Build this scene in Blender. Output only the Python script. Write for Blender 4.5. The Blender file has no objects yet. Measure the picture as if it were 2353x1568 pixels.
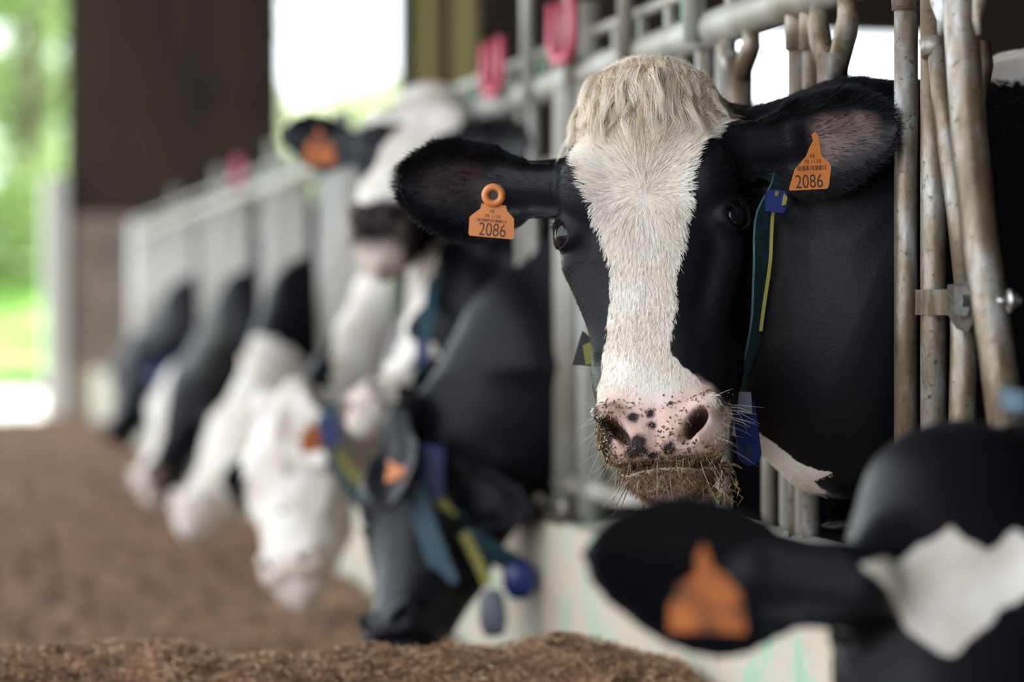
import bpy, math, random
import numpy as np
from mathutils import Vector, Matrix
SC = bpy.context.scene
C = SC.collection
f32 = np.float32
# ------------------------------------------------------------------ camera
F = 5556.0                       # focal length in pixels of the 2353 px frame
AY = math.radians(13.8)          # the view is turned this far to the right of the feed alley
CZ = 1.05
FWD = np.array([math.sin(AY), math.cos(AY), 0.0]); RGT = np.array([math.cos(AY), -math.sin(AY), 0.0]); UPV = np.array([0, 0, 1.0])
HY = 716.0                       # horizon row
cam = bpy.data.cameras.new('camera'); camo = bpy.data.objects.new('camera', cam); C.objects.link(camo)
cam.sensor_width = 36.0; cam.lens = F / 2353 * 36.0
cam.shift_y = -(784 - HY) / 2353.0
camo.location = (0, 0, CZ); camo.rotation_euler = (math.pi/2, 0, -AY)
cam.dof.use_dof = True; cam.dof.focus_distance = 3.01; cam.dof.aperture_fstop = 1.8
cam.clip_end = 400
SC.camera = camo
SC.view_settings.view_transform = 'Standard'; SC.view_settings.look = 'None'
SC.view_settings.exposure = 0.0; SC.view_settings.gamma = 1.0
SC.view_settings.use_curve_mapping = False
def at(px, py, d):
    return np.array([0, 0, CZ]) + d * (FWD + RGT * (px - 1176.5) / F + UPV * (HY - py) / F)
# ------------------------------------------------------------------ sky and sun
W = bpy.data.worlds.new('sky'); SC.world = W; W.use_nodes = True
wn = W.node_tree.nodes; wl = W.node_tree.links
bg = wn['Background']
bg.inputs[0].default_value = (0.88, 0.94, 1.0, 1); bg.inputs[1].default_value = 4.3
sun = bpy.data.lights.new('sun', 'SUN'); suno = bpy.data.objects.new('sun', sun); C.objects.link(suno)
sun.energy = 8.0; sun.angle = math.radians(1.0); sun.color = (1.0, 0.95, 0.86)
suno.rotation_euler = (math.radians(-38), math.radians(28), 0)
# ------------------------------------------------------------------ helpers
XF = 1.204                       # the feed fence stands in the plane x = XF
def tag(o, label=None, cat=None, group=None, kind=None):
    if label: o['label'] = label
    if cat: o['category'] = cat
    if group: o['group'] = group
    if kind: o['kind'] = kind
    return o
def empty(name, loc=(0, 0, 0)):
    o = bpy.data.objects.new(name, None); C.objects.link(o); o.location = loc; o.empty_display_size = .05
    return o
def link(name, me, mat, parent=None, smooth=True):
    o = bpy.data.objects.new(name, me); C.objects.link(o)
    if mat is not None:
        for m in (mat if isinstance(mat, (list, tuple)) else [mat]): me.materials.append(m)
    if parent is not None:
        o.parent = parent
        o.matrix_parent_inverse = Matrix.Translation(-Vector(parent.location)) if parent.type == 'EMPTY' else parent.matrix_basis.inverted()
    return o
class MB:
    def __init__(s): s.v = []; s.f = []; s.n = 0; s.sm = []
    def add(s, v, f, sm=True):
        s.v += [tuple(map(float, q)) for q in v]; s.f += [tuple(int(i) + s.n for i in q) for q in f]; s.n += len(v); s.sm += [sm] * len(f)
        return s
    def box(s, a, b, R=None, c=None):
        (x0, y0, z0), (x1, y1, z1) = a, b
        v = [(x0,y0,z0),(x1,y0,z0),(x1,y1,z0),(x0,y1,z0),(x0,y0,z1),(x1,y0,z1),(x1,y1,z1),(x0,y1,z1)]
        if R is not None: v = [tuple(R @ Vector(q) + Vector(c or (0,0,0))) for q in v]
        return s.add(v, [(0,3,2,1),(4,5,6,7),(0,1,5,4),(1,2,6,5),(2,3,7,6),(3,0,4,7)], False)
    def tube(s, pts, r, seg=14, caps=True, flat=1.0, up=(0,0,1)):
        pts = [np.array(p, float) for p in pts]; n = len(pts)
        rs = r if isinstance(r, (list, tuple, np.ndarray)) else [r] * n
        V = []; pv = None
        for i, p in enumerate(pts):
            t = pts[min(i+1, n-1)] - pts[max(i-1, 0)]; t /= np.linalg.norm(t) + 1e-12
            if pv is None:
                u = np.array(up, float)
                if abs(u @ t) > .95: u = np.array([1.0, 0, 0])
            else: u = pv
            u = u - t * (u @ t); u /= np.linalg.norm(u) + 1e-12; pv = u; w = np.cross(t, u)
            for k in range(seg):
                a = 2*math.pi*k/seg
                V.append(p + rs[i]*(u*math.cos(a) + w*math.sin(a)*flat))
        Fc = []
        for i in range(n-1):
            for k in range(seg):
                Fc.append((i*seg+k, i*seg+(k+1)%seg, (i+1)*seg+(k+1)%seg, (i+1)*seg+k))
        if caps:
            Fc.append(tuple(range(seg))[::-1]); Fc.append(tuple((n-1)*seg+k for k in range(seg)))
        return s.add(V, Fc, True)
    def ribbon(s, pts, side, w, th):
        # flat strap along pts, 'side' vectors give its width direction
        pts = [np.array(p, float) for p in pts]; n = len(pts); V = []
        for i, p in enumerate(pts):
            t = pts[min(i+1, n-1)] - pts[max(i-1, 0)]; t /= np.linalg.norm(t) + 1e-12
            sd = np.array(side[i] if isinstance(side, list) else side, float); sd = sd - t*(sd@t); sd /= np.linalg.norm(sd) + 1e-12
            nn = np.cross(t, sd)
            for a, b in ((-1,-1),(1,-1),(1,1),(-1,1)): V.append(p + sd*a*w/2 + nn*b*th/2)
        Fc = [tuple((i*4+k, i*4+(k+1)%4, i*4+4+(k+1)%4, i*4+4+k)) for i in range(n-1) for k in range(4)]
        Fc += [(3,2,1,0), tuple((n-1)*4+k for k in range(4))]
        return s.add(V, Fc, False)
    def prism(s, outline, c, ux, uz, n, th):
        # outline 2-D points in the plane (ux, uz) about c, thickness th along n
        c, ux, uz, n = (np.array(q, float) for q in (c, ux, uz, n)); m = len(outline)
        V = [c + ux*a + uz*b - n*th/2 for a, b in outline] + [c + ux*a + uz*b + n*th/2 for a, b in outline]
        Fc = [tuple(range(m))[::-1], tuple(range(m, 2*m))] + [(k, (k+1)%m, m+(k+1)%m, m+k) for k in range(m)]
        return s.add(V, Fc, False)
    def build(s, name, mat, parent=None):
        me = bpy.data.meshes.new(name); me.from_pydata(s.v, [], s.f); me.validate()
        sm = (s.sm + [True]*len(me.polygons))[:len(me.polygons)]
        me.polygons.foreach_set('use_smooth', sm); me.update()
        if all(s.sm): pass
        return link(name, me, mat, parent)
# ------------------------------------------------------------------ materials
def mat(name, col=(.5,.5,.5), rough=.6, metal=0.0, spec=.5):
    m = bpy.data.materials.new(name); m.use_nodes = True; nt = m.node_tree; b = nt.nodes['Principled BSDF']
    b.inputs['Base Color'].default_value = (*col, 1); b.inputs['Roughness'].default_value = rough
    b.inputs['Metallic'].default_value = metal; b.inputs['Specular IOR Level'].default_value = spec
    return m, nt, b
def N(nt, t, **kw):
    n = nt.nodes.new(t)
    for k, v in kw.items():
        if k.startswith('i_'):
            n.inputs[k[2:].replace('_', ' ')].default_value = v
        else: setattr(n, k, v)
    return n
def noisy(name, cols, scale=8, rough=.6, metal=0.0, spec=.5, detail=6, bump=0.0, bscale=None, stretch=(1,1,1), stops=None, bdist=.01):
    m, nt, b = mat(name, cols[0], rough, metal, spec); L = nt.links
    tc = N(nt, 'ShaderNodeTexCoord'); mp = N(nt, 'ShaderNodeMapping'); mp.inputs['Scale'].default_value = stretch
    L.new(tc.outputs['Object'], mp.inputs[0])
    no = N(nt, 'ShaderNodeTexNoise', i_Scale=scale, i_Detail=detail, i_Roughness=.62); L.new(mp.outputs[0], no.inputs[0])
    r = N(nt, 'ShaderNodeValToRGB'); e = r.color_ramp.elements
    k = len(cols); ps = stops or [.3 + .4*i/(k-1) for i in range(k)]
    e[0].position = ps[0]; e[0].color = (*cols[0], 1); e[1].position = ps[-1]; e[1].color = (*cols[-1], 1)
    for i in range(1, k-1):
        q = e.new(ps[i]); q.color = (*cols[i], 1)
    L.new(no.outputs[0], r.inputs[0]); L.new(r.outputs[0], b.inputs['Base Color'])
    if bump:
        n2 = N(nt, 'ShaderNodeTexNoise', i_Scale=bscale or scale*4, i_Detail=6.0); L.new(mp.outputs[0], n2.inputs[0])
        bu = N(nt, 'ShaderNodeBump', i_Strength=bump, i_Distance=bdist); L.new(n2.outputs[0], bu.inputs['Height']); L.new(bu.outputs[0], b.inputs['Normal'])
    return m
M = {}
# ------------------------------------------------------------------ the barn
M['boards'] = noisy('dark_boards', [(.024,.015,.010),(.042,.027,.018),(.060,.040,.027)], 3, .8, stretch=(1,1,.15), bump=.3)
M['beam'] = noisy('timber', [(.10,.065,.04),(.16,.11,.07)], 5, .75, bump=.2)
M['concrete'] = noisy('rough_concrete', [(.20,.165,.14),(.31,.26,.21),(.42,.34,.26)], 2.2, .85, bump=.3, bscale=40)
M['slurry'] = noisy('wet_floor', [(.08,.06,.045),(.16,.13,.10)], 4, .5, bump=.2)
M['tin'] = noisy('roof_sheet', [(.06,.05,.045),(.09,.075,.065)], 3, .7)
M['paint_wall'] = noisy('peeling_green_paint', [(.25,.37,.26),(.31,.43,.31),(.42,.39,.32),(.47,.39,.31),(.33,.26,.20)], 9, .75, bump=.4, bscale=30, stretch=(1,1,.75), stops=[.28,.41,.46,.60,.72])
M['pale_finish'] = noisy('pale_finish', [(.66,.66,.60),(.80,.79,.74)], 6, .6)
def solid(name, boxes, m, kind='structure', label=None, cat=None):
    b = MB()
    for a, c in boxes: b.box(a, c)
    o = b.build(name, m)
    tag(o, label, cat, kind=kind); return o
YW = 17.0
solid('floor', [((XF+.10, -4, -.12), (9.4, YW+.25, 0))], M['slurry'])
solid('floor_alley', [((-7.0, -4, .0), (XF-.05, YW+.25, .22))], M['concrete'])
solid('wall_feed_curb', [((XF-.06, -4, -.12), (XF+.10, YW, .66))], M['paint_wall'])
# end wall: boards above a concrete base, openings between the boxes (door, windows, two slits)
D1 = 0.99
W1 = (2.50, 3.35, 1.85, 3.9); S1 = (3.50, 3.62, 2.55, 3.9); S2 = (3.77, 3.90, 2.55, 3.9); W2 = (5.75, 7.6, 1.7, 3.12)
def wall_with_holes(name, x0, x1, z0, z1, holes, m, y=YW, th=.2):
    xs = sorted({x0, x1, *[v for h in holes for v in h[:2] if x0 < v < x1]}); bx = []
    for a, b_ in zip(xs, xs[1:]):
        mid = (a+b_)/2; segs = [(z0, z1)]
        for h in holes:
            if h[0] < mid < h[1]:
                ns = []
                for s0, s1 in segs:
                    if h[2] > s0: ns.append((s0, min(h[2], s1)))
                    if h[3] < s1: ns.append((max(h[3], s0), s1))
                segs = [q for q in ns if q[1]-q[0] > .01]
        bx += [((a, y, s0), (b_, y+th, s1)) for s0, s1 in segs]
    return solid(name, bx, m)
wall_with_holes('wall_back', D1, 9.4, 1.72, 5.2, [W1, S1, S2, W2], M['boards'])
wall_with_holes('wall_back_base', D1, 9.4, -.1, 1.72, [W1, W2], M['concrete'])
solid('trim_1', [((D1-.14, YW-.06, .2), (D1+.0, YW+.22, 1.98))], M['pale_finish'])  # door edge: the sunlight on it is put into the whitish colour
solid('trim_2', [((D1+.002, YW-.04, 2.50), (2.44, YW-.002, 2.62))], M['boards'])
def sheet():
    m, nt, b = mat('yellowed_sheet', (.30,.26,.18), .6); L = nt.links; t = N(nt, 'ShaderNodeBsdfTranslucent'); t.inputs[0].default_value = (.80,.72,.50,1)
    x = N(nt, 'ShaderNodeMixShader'); x.inputs[0].default_value = .5; L.new(b.outputs[0], x.inputs[1]); L.new(t.outputs[0], x.inputs[2]); L.new(x.outputs[0], nt.nodes['Material Output'].inputs[0]); return m
M['sheet'] = sheet()
for i, q in enumerate((S1, S2)): solid('window_%d' % (i+3), [((q[0]-.01, YW+.05, q[2]-.01), (q[1]+.01, YW+.06, q[3]+.01))], M['sheet'])
solid('wall_right', [((9.4, -4, -.1), (9.6, YW+.2, 5.2))], M['boards'])
for i, (x0, x1, z0, z1) in enumerate((W1, W2)):
    solid('window_%d' % (i+1), [((x0-.05, YW-.03, z0-.06), (x1+.05, YW+.0, z0))], M['beam'])
solid('wall_light_block', [((-2.1, -4.2, -.1), (9.6, -4.0, 4.6))], M['boards'])  # unseen wall added to cut the light from behind the camera
# roof over the cows with rafters; its open alley edge is set by the light wanted inside
solid('roof', [((-1.9, -4.0, 4.6), (9.6, YW+.3, 4.7))], M['tin'])
for k in range(5):
    b = MB().box((-1.5, .2+4.0*k, 4.36), (9.4, .38+4.0*k, 4.598)); tag(b.build('roof_beam', M['beam']), kind='structure')
# ------------------------------------------------------------------ outside the far end
M['grass'] = noisy('grass_green', [(.10,.26,.03),(.20,.42,.06),(.34,.52,.14)], .8, .9, bump=.2)
M['gravel'] = noisy('pale_gravel', [(.55,.52,.46),(.72,.69,.62)], 9, .9)
M['leaf'] = noisy('leaf_green', [(.22,.36,.08),(.40,.52,.20),(.58,.66,.34)], 1.5, .6)
M['bark'] = noisy('bark', [(.10,.08,.06),(.18,.15,.12)], 12, .9)
g = MB().box((-60, YW+.25, -.3), (60, 120, .16)); tag(g.build('ground_meadow', M['grass']), kind='structure')
g = MB().box((-8, YW+.26, .10), (1.25, YW+9.5, .20)); tag(g.build('ground_gravel_path', M['gravel']), kind='structure')
# grassy bank
b = MB(); nx, ny = 40, 24; V = []
for i in range(nx+1):
    for j in range(ny+1):
        x = -14+32*i/nx; y = YW+10+22*j/ny; V.append((x, y, .15+2.2*(1-math.exp(-max(0, j-2)/8))+.25*math.sin(x*1.1+j*.5)))
b.add(V, [(i*(ny+1)+j, (i+1)*(ny+1)+j, (i+1)*(ny+1)+j+1, i*(ny+1)+j+1) for i in range(nx) for j in range(ny)])
tag(b.build('hill_bank', M['grass']), kind='structure')
M['overlitleaf'] = noisy('overlit_leaf', [(.45,.50,.26),(.62,.66,.40),(.74,.76,.55)], 1.5, .6)  # leaf green paled in the colour to look overexposed
def tree(x, y, z, h, r, n, label, seed, leaf='leaf'):
    rnd = random.Random(seed); t = empty('leafy_tree', (x, y, z))
    b = MB().tube([(x, y, z-.2), (x+.1, y, z+h*.4), (x-.1, y+.1, z+h*.8)], [.22, .16, .05])
    for k in range(6):
        a = k*1.1; b.tube([(x, y, z+h*(.3+.08*k)), (x+r*.6*math.cos(a), y+r*.6*math.sin(a), z+h*(.5+.08*k))], [.07, .02], 8)
    b.build('trunk', M['bark'], t)
    c = MB(); V = []; Fq = []
    cl = [(rnd.gauss(0, .45)*r, rnd.gauss(0, .45)*r, rnd.uniform(.15, 1.0)*h) for _ in range(26)]
    for k in range(n):
        cx, cy, cz = rnd.choice(cl); s = rnd.uniform(.08, .16)
        p = Vector((x+cx+rnd.gauss(0, .38), y+cy+rnd.gauss(0, .38), z+cz+rnd.gauss(0, .34)))
        u = Vector((rnd.gauss(0,1), rnd.gauss(0,1), rnd.gauss(0,1))).normalized(); w = u.orthogonal().normalized()
        m = len(V); V += [p-u*s, p+w*s*.5, p+u*s, p-w*s*.5]; Fq.append((m, m+1, m+2, m+3))
    c.add(V, Fq, False); c.build('foliage', M[leaf], t)
    tag(t, label, 'tree', 'trees beyond the far end')
tree(1.5, 36, .6, 11, 3.6, 42000, 'tall green tree seen through the open doorway, paler one', 1)
tree(-.4, 52, .4, 13.0, 4.0, 22000, 'farther green tree showing through gaps of the nearer one in the doorway', 2)
tree(7.2, 40, .3, 4.3, 2.4, 15000, 'low green tree, paled to look overexposed, seen through the window in the end wall', 3, 'overlitleaf')
# ------------------------------------------------------------------ distance fields -> one smooth skin
def smin(a, b, k):
    h = np.clip(.5 + .5*(b-a)/k, 0, 1); return b + (a-b)*h - k*h*(1-h)
def smax(a, b, k): return -smin(-a, -b, k)
def ell(p, c, r, R=None):
    q = p - np.array(c, f32)
    if R is not None: q = q @ np.array(R, f32).T          # rows of R are the ellipsoid's own axes
    r = np.array(r, f32); k = np.linalg.norm(q / r, axis=-1); k2 = np.linalg.norm(q / (r*r), axis=-1)
    return k*(k-1)/np.maximum(k2, 1e-6)
def cap(p, a, b, ra, rb):
    a = np.array(a, f32); b = np.array(b, f32); d = b-a; t = np.clip(((p-a) @ d)/(d@d), 0, 1)
    return np.linalg.norm(p - a - t[..., None]*d, axis=-1) - (ra + (rb-ra)*t)
def capz(p, a, b, ra, rb, s):
    # capsule whose section is an ellipse: s = half height over half width
    ax = np.array(b, f32) - np.array(a, f32); ax /= np.linalg.norm(ax)
    up = np.array([0,0,1.], f32); up = up - ax*(up@ax); up /= np.linalg.norm(up)
    q = p - np.array(a, f32); h = q @ up; q = q - (h*(1-1/s))[..., None]*up
    bb = np.array(b, f32) - np.array(a, f32)
    return cap(q, (0,0,0), bb, ra, rb)
def table(zs, vs, sig=.008):
    zs = np.array(zs); vs = np.array(vs); o = np.argsort(zs); zs, vs = zs[o], vs[o]
    g = np.arange(zs[0]-.05, zs[-1]+.05, .001); y = np.interp(g, zs, vs)
    k = np.exp(-.5*(np.arange(-40, 41)*.001/sig)**2); k /= k.sum()
    y = np.convolve(np.pad(y, 40, 'edge'), k, 'valid')
    return g.astype(f32), y.astype(f32)
def lut(t, z): return np.interp(z, t[0], t[1]).astype(f32)
def surface_nets(Fv, xs, ys, zs):
    ins = Fv < 0; nx, ny, nz = Fv.shape
    cs = [(i,j,k) for i in (0,1) for j in (0,1) for k in (0,1)]
    def sl(A, i, j, k): return A[i:nx-1+i, j:ny-1+j, k:nz-1+k]
    cnt = sum(sl(ins, *c).astype(np.int8) for c in cs)
    act = (cnt > 0) & (cnt < 8); I, J, K = np.nonzero(act)
    idx = -np.ones(act.shape, np.int32); idx[I, J, K] = np.arange(len(I))
    P = np.zeros((len(I), 3)); n = np.zeros(len(I))
    for a in cs:
        for ax in range(3):
            if a[ax]: continue
            b = list(a); b[ax] = 1
            va = Fv[I+a[0], J+a[1], K+a[2]]; vb = Fv[I+b[0], J+b[1], K+b[2]]
            m = (va < 0) != (vb < 0); t = np.where(m, va/np.where(m, va-vb, 1), 0)
            q = np.array(a, float)[None] + np.zeros((len(I), 3)); q[:, ax] += t
            P += q*m[:, None]; n += m
    P /= n[:, None]; P += np.stack([I, J, K], 1)
    V = np.stack([np.interp(P[:, 0], np.arange(nx), xs), np.interp(P[:, 1], np.arange(ny), ys), np.interp(P[:, 2], np.arange(nz), zs)], 1)
    Q = []
    for ax in range(3):
        o1, o2 = [(1,2),(2,0),(0,1)][ax]
        A = ins.take(range(0, Fv.shape[ax]-1), ax); B = ins.take(range(1, Fv.shape[ax]), ax)
        ch = np.stack(np.nonzero(A != B), 1)
        ok = (ch[:, o1] > 0) & (ch[:, o2] > 0) & (ch[:, o1] < Fv.shape[o1]-1) & (ch[:, o2] < Fv.shape[o2]-1); ch = ch[ok]
        fl = A[ch[:, 0], ch[:, 1], ch[:, 2]]
        def g(d1, d2):
            c = ch.copy(); c[:, o1] -= d1; c[:, o2] -= d2; return idx[c[:, 0], c[:, 1], c[:, 2]]
        q = np.stack([g(1,1), g(0,1), g(0,0), g(1,0)], 1)
        q[~fl] = q[~fl][:, ::-1]; Q.append(q)
    return V, np.concatenate(Q)
def polygonise(fn, xs, ys, zs, st=4):
    # coarse pass, then fine values only near the skin
    xs, ys, zs = (np.asarray(a, f32) for a in (xs, ys, zs))
    def pad(a):
        k = (-(len(a)-1)) % st
        return np.concatenate([a, a[-1] + (a[-1]-a[-2])*np.arange(1, k+1)]) if k else a
    xs, ys, zs = pad(xs), pad(ys), pad(zs)
    cx, cy, cz = xs[::st], ys[::st], zs[::st]
    G = np.stack(np.meshgrid(cx, cy, cz, indexing='ij'), -1).reshape(-1, 3)
    fc = fn(G).reshape(len(cx), len(cy), len(cz))
    dg = np.sqrt(np.diff(cx)[:, None, None]**2 + np.diff(cy)[None, :, None]**2 + np.diff(cz)[None, None, :]**2)
    mn = np.full(dg.shape, 1e9, f32); neg = np.zeros(dg.shape, bool); pos = np.zeros(dg.shape, bool)
    for i in (0,1):
        for j in (0,1):
            for k in (0,1):
                s_ = fc[i:i+dg.shape[0], j:j+dg.shape[1], k:k+dg.shape[2]]
                mn = np.minimum(mn, np.abs(s_)); neg |= s_ < 0; pos |= s_ >= 0
    blk = (mn < dg*1.15) | (neg & pos)
    Fv = np.where(fc[np.minimum((np.arange(len(xs))+st//2)//st, len(cx)-1)][:, np.minimum((np.arange(len(ys))+st//2)//st, len(cy)-1)][:, :, np.minimum((np.arange(len(zs))+st//2)//st, len(cz)-1)] < 0, -1., 1.).astype(f32)
    act = np.zeros(Fv.shape, bool)
    up = blk.repeat(st, 0).repeat(st, 1).repeat(st, 2)
    for i in (0,1):
        for j in (0,1):
            for k in (0,1):
                act[i:i+up.shape[0], j:j+up.shape[1], k:k+up.shape[2]] |= up
    I, J, K = np.nonzero(act)
    for s_ in range(0, len(I), 400000):
        e = slice(s_, s_+400000)
        Fv[I[e], J[e], K[e]] = fn(np.stack([xs[I[e]], ys[J[e]], zs[K[e]]], 1))
    return surface_nets(Fv, xs, ys, zs)
def mesh_np(name, V, Q):
    me = bpy.data.meshes.new(name)
    me.vertices.add(len(V)); me.vertices.foreach_set('co', V.astype(f32).ravel())
    k = Q.shape[1]
    me.loops.add(Q.size); me.loops.foreach_set('vertex_index', Q.astype(np.int32).ravel())
    me.polygons.add(len(Q)); me.polygons.foreach_set('loop_start', np.arange(0, Q.size, k, dtype=np.int32))
    me.polygons.foreach_set('use_smooth', np.ones(len(Q), bool))
    me.update(calc_edges=True); me.validate()
    return me
# ------------------------------------------------------------------ the feed fence with its headlocks
def galv():
    m, nt, b = mat('galvanised', (.5,.5,.5), .42, .35, .5); L = nt.links
    tc = N(nt, 'ShaderNodeTexCoord'); mp = N(nt, 'ShaderNodeMapping'); mp.inputs['Scale'].default_value = (1,1,.35); L.new(tc.outputs['Object'], mp.inputs[0])
    n1 = N(nt, 'ShaderNodeTexNoise', i_Scale=16.0, i_Detail=7.0, i_Roughness=.65); L.new(mp.outputs[0], n1.inputs[0])
    r = N(nt, 'ShaderNodeValToRGB'); e = r.color_ramp.elements
    e[0].position = .34; e[0].color = (.08,.052,.032,1); e[1].position = .66; e[1].color = (.40,.42,.44,1)
    q = e.new(.48); q.color = (.17,.125,.080,1); q = e.new(.585); q.color = (.27,.25,.22,1)
    L.new(n1.outputs[0], r.inputs[0])
    n2 = N(nt, 'ShaderNodeTexNoise', i_Scale=110.0, i_Detail=4.0); L.new(tc.outputs['Object'], n2.inputs[0])
    s = N(nt, 'ShaderNodeMapRange'); s.inputs[1].default_value = .60; s.inputs[2].default_value = .70; L.new(n2.outputs[0], s.inputs[0])
    mx = N(nt, 'ShaderNodeMix', data_type='RGBA'); L.new(s.outputs[0], mx.inputs['Factor']); L.new(r.outputs[0], mx.inputs['A']); mx.inputs['B'].default_value = (.10,.075,.05,1)
    L.new(mx.outputs['Result'], b.inputs['Base Color'])
    bu = N(nt, 'ShaderNodeBump', i_Strength=.25, i_Distance=.002); L.new(n2.outputs[0], bu.inputs['Height']); L.new(bu.outputs[0], b.inputs['Normal'])
    return m
M['galv'] = galv()
M['palegalv'] = noisy('pale_galvanised', [(.17,.145,.11),(.28,.265,.235),(.38,.39,.37)], 6, .5, .1, stretch=(1,1,.4), bump=.1)
M['bolt'] = noisy('bolt_steel', [(.35,.33,.30),(.6,.6,.6)], 60, .3, .9)
M['rustsleeve'] = noisy('dirty_casting', [(.03,.024,.020),(.10,.08,.06)], 50, .6, .3, bump=.4)
M['redplastic'] = mat('red_plastic', (.45,.07,.11), .45)[0]
M['greenplastic'] = mat('green_plastic', (.03,.16,.07), .5)[0]
def fl(px):                     # where the fence line is met at this column: depth and y
    t = (px-1176.5)/F; D = XF/(math.sin(AY)+t*math.cos(AY)); return D, D*(math.cos(AY)-t*math.sin(AY))
def zz(py, D): return CZ + D*(HY-py)/F
ZR = 1.49
def P3(px, py, dx=0): 
    t = (px-1176.5)/F; D = (XF+dx)/(math.sin(AY)+t*math.cos(AY)); return at(px, py, D)
fence = empty('feed_fence', (XF, 2.2, .66))
tag(fence, 'galvanised headlock feed fence standing on the painted curb wall', 'fence')
MB().tube([(XF, y, ZR) for y in np.linspace(2.0, 13.7, 30)], .030, 18).build('top_rail', M['palegalv'], fence)
MB().tube([(XF, y, ZR+.072) for y in np.linspace(2.0, 13.7, 30)], .011, 12).build('locking_rod', M['palegalv'], fence)
MB().tube([(XF, y, .72) for y in np.linspace(2.0, 13.7, 30)], .018, 14).build('bottom_rail', M['palegalv'], fence)
MB().tube([(XF, 13.72, .66), (XF, 13.72, 1.56)], .045).build('end_post', M['pale_finish'], fence)
for px, nm in ((1308, .030), (1356, .024)):
    D, y = fl(px); MB().tube([(XF, y, .66), (XF, y, 1.62)], nm, 18).build('post', M['palegalv'], fence)
D, y = fl(1325)
MB().box((XF-.06, y-.11, .655), (XF+.06, y+.13, .675)).build('foot_plate', M['rustsleeve'], fence)
for dx, dy in ((-.045,-.08),(-.045,.10)):
    b = MB().tube([(XF+dx, y+dy, .67), (XF+dx, y+dy, .70)], .011, 6); b.build('anchor_bolt', M['galv'], fence)
for Y in (7.0, 8.35, 9.9, 11.6):
    MB().tube([(XF, Y, .66), (XF, Y, 1.64)], .028).build('post', M['palegalv'], fence)
# vertical ties between the top rail and the locking rod, some with green clips
for k, Y in enumerate(np.arange(3.35, 9.0, .155)):
    MB().box((XF-.005, Y-.011, ZR+.02), (XF+.007, Y+.011, ZR+.075)).build('tie_plate', M['palegalv'], fence)
    if k % 2 == 0: MB().box((XF-.012, Y+.02, ZR+.030), (XF+.012, Y+.055, ZR+.062)).build('green_clip', M['greenplastic'], fence)
for px, top in ((1252, 1.86), (1352, 1.80), (1482, 1.80), (1640, 1.8)):
    D, y = fl(px); MB().tube([(XF-.035, y, ZR-.02), (XF-.035, y, top)], .014).build('upright_tube', M['palegalv'], fence)
for px, py in ((1292, 75), (1132, 160), (548, 400)):
    y, z = P3(px, py, -.05)[1:]
    b = MB().tube([(XF-.05, y-.075, z+.06), (XF-.05, y-.078, z-.02), (XF-.05, y-.04, z-.05), (XF-.05, y+.04, z-.05), (XF-.05, y+.078, z-.02), (XF-.05, y+.075, z+.06)], .010)
    b.tube([(XF-.05, y, z+.06), (XF-.05, y, z-.05)], .008); b.build('release_handle', M['redplastic'], fence)
def fork(y, yb, ztop, zj, r, dx=-.01):
    # lock bar: two flared prongs that meet in one tube
    b = MB()
    for s_ in (-1, 1):
        b.tube([(XF+dx, y+s_*.050, ztop), (XF+dx, y+s_*.055, ztop-.03), (XF+dx, y+s_*.046, (ztop+zj)/2), (XF+dx, y+s_*.012, zj)], [.013,.015,.016,.014], 10)
    b.tube([(XF+dx, y, zj+.03), (XF+dx, y+(yb-y)*.5, (zj+.95)/2+.1), (XF+dx, yb, .95)], [r, r, r])
    return b
for pxs in (1713, 1930):
    D, y = fl(pxs); fork(y, y+.01, ZR-.02, zz(175, D), .021).build('lock_bar', M['galv'], fence)
for px, r in ((1625, .014), (1835, .0155), (1863, .012)):
    D, y = fl(px); MB().tube([(XF, y, .68), (XF, y, ZR)], r).build('vertical_bar', M['galv'], fence)
    MB().tube([(XF, y, zz(115, D)), (XF, y, ZR)], r+.004).build('sleeve', M['galv'], fence)
# the nearest headlock
def vt(px, r, name='vertical_bar', lean=0, dx=0, top=ZR+.02):
    D, y = fl(px); return MB().tube([(XF+dx, y+lean, .67), (XF+dx, y, top)], r, 20).build(name, M['galv'], fence)
vt(2082, .0150); D, y = fl(2082); MB().tube([(XF, y, zz(24, D)), (XF, y, ZR)], .0185, 20).build('sleeve', M['galv'], fence)
vt(2138, .0160, lean=.0, dx=.004)
MB().tube([P3(2152, 95, .0), P3(2168, 250, 0), P3(2200, 480, 0), P3(2222, 690, 0)], [.012,.0135,.0135,.0130], 20).build('hanger_rod', M['galv'], fence)
MB().tube([P3(2150, 130, 0), P3(2147, 90, 0)], [.017, .019], 16).build('sleeve', M['galv'], fence)
MB().tube([P3(2207, -160, -.030), P3(2210, 60, -.030), P3(2226, 300, -.030), P3(2255, 560, -.030), P3(2290, 800, -.030), P3(2325, 1080, -.030)], .0208, 24).build('lock_bar', M['galv'], fence)
b = MB()
b.tube([P3(2130, -90, -.03), P3(2158, 0, -.03), P3(2170, 45, -.03), P3(2160, 78, -.03)], [.012,.017,.014,.006], 14, flat=.5)
b.build('fork_plate', M['galv'], fence); b = MB()
b.tube([P3(2270, -90, -.030), P3(2250, 0, -.030), P3(2244, 45, -.030), P3(2250, 80, -.030)], [.012,.012,.008,.005], 12, flat=.6)
b.build('fork_plate', M['galv'], fence)
MB().tube([P3(2260, 95, .03), P3(2262, 150, .03), P3(2256, 230, .03)], [.008,.011,.006], 10).build('latch_hook', M['galv'], fence)
MB().tube([P3(2212, 690, 0), P3(2216, 780, 0), P3(2212, 960, 0), P3(2208, 1100, 0)], [.0150,.0165,.0165,.0165], 20).build('lower_tube', M['galv'], fence)
br = MB(); a, c = P3(2108, 695, -.012), P3(2196, 695, -.012)
br.ribbon([a, c], (0,0,1), .031, .006); br.build('cross_strap', M['galv'], fence)
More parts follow.
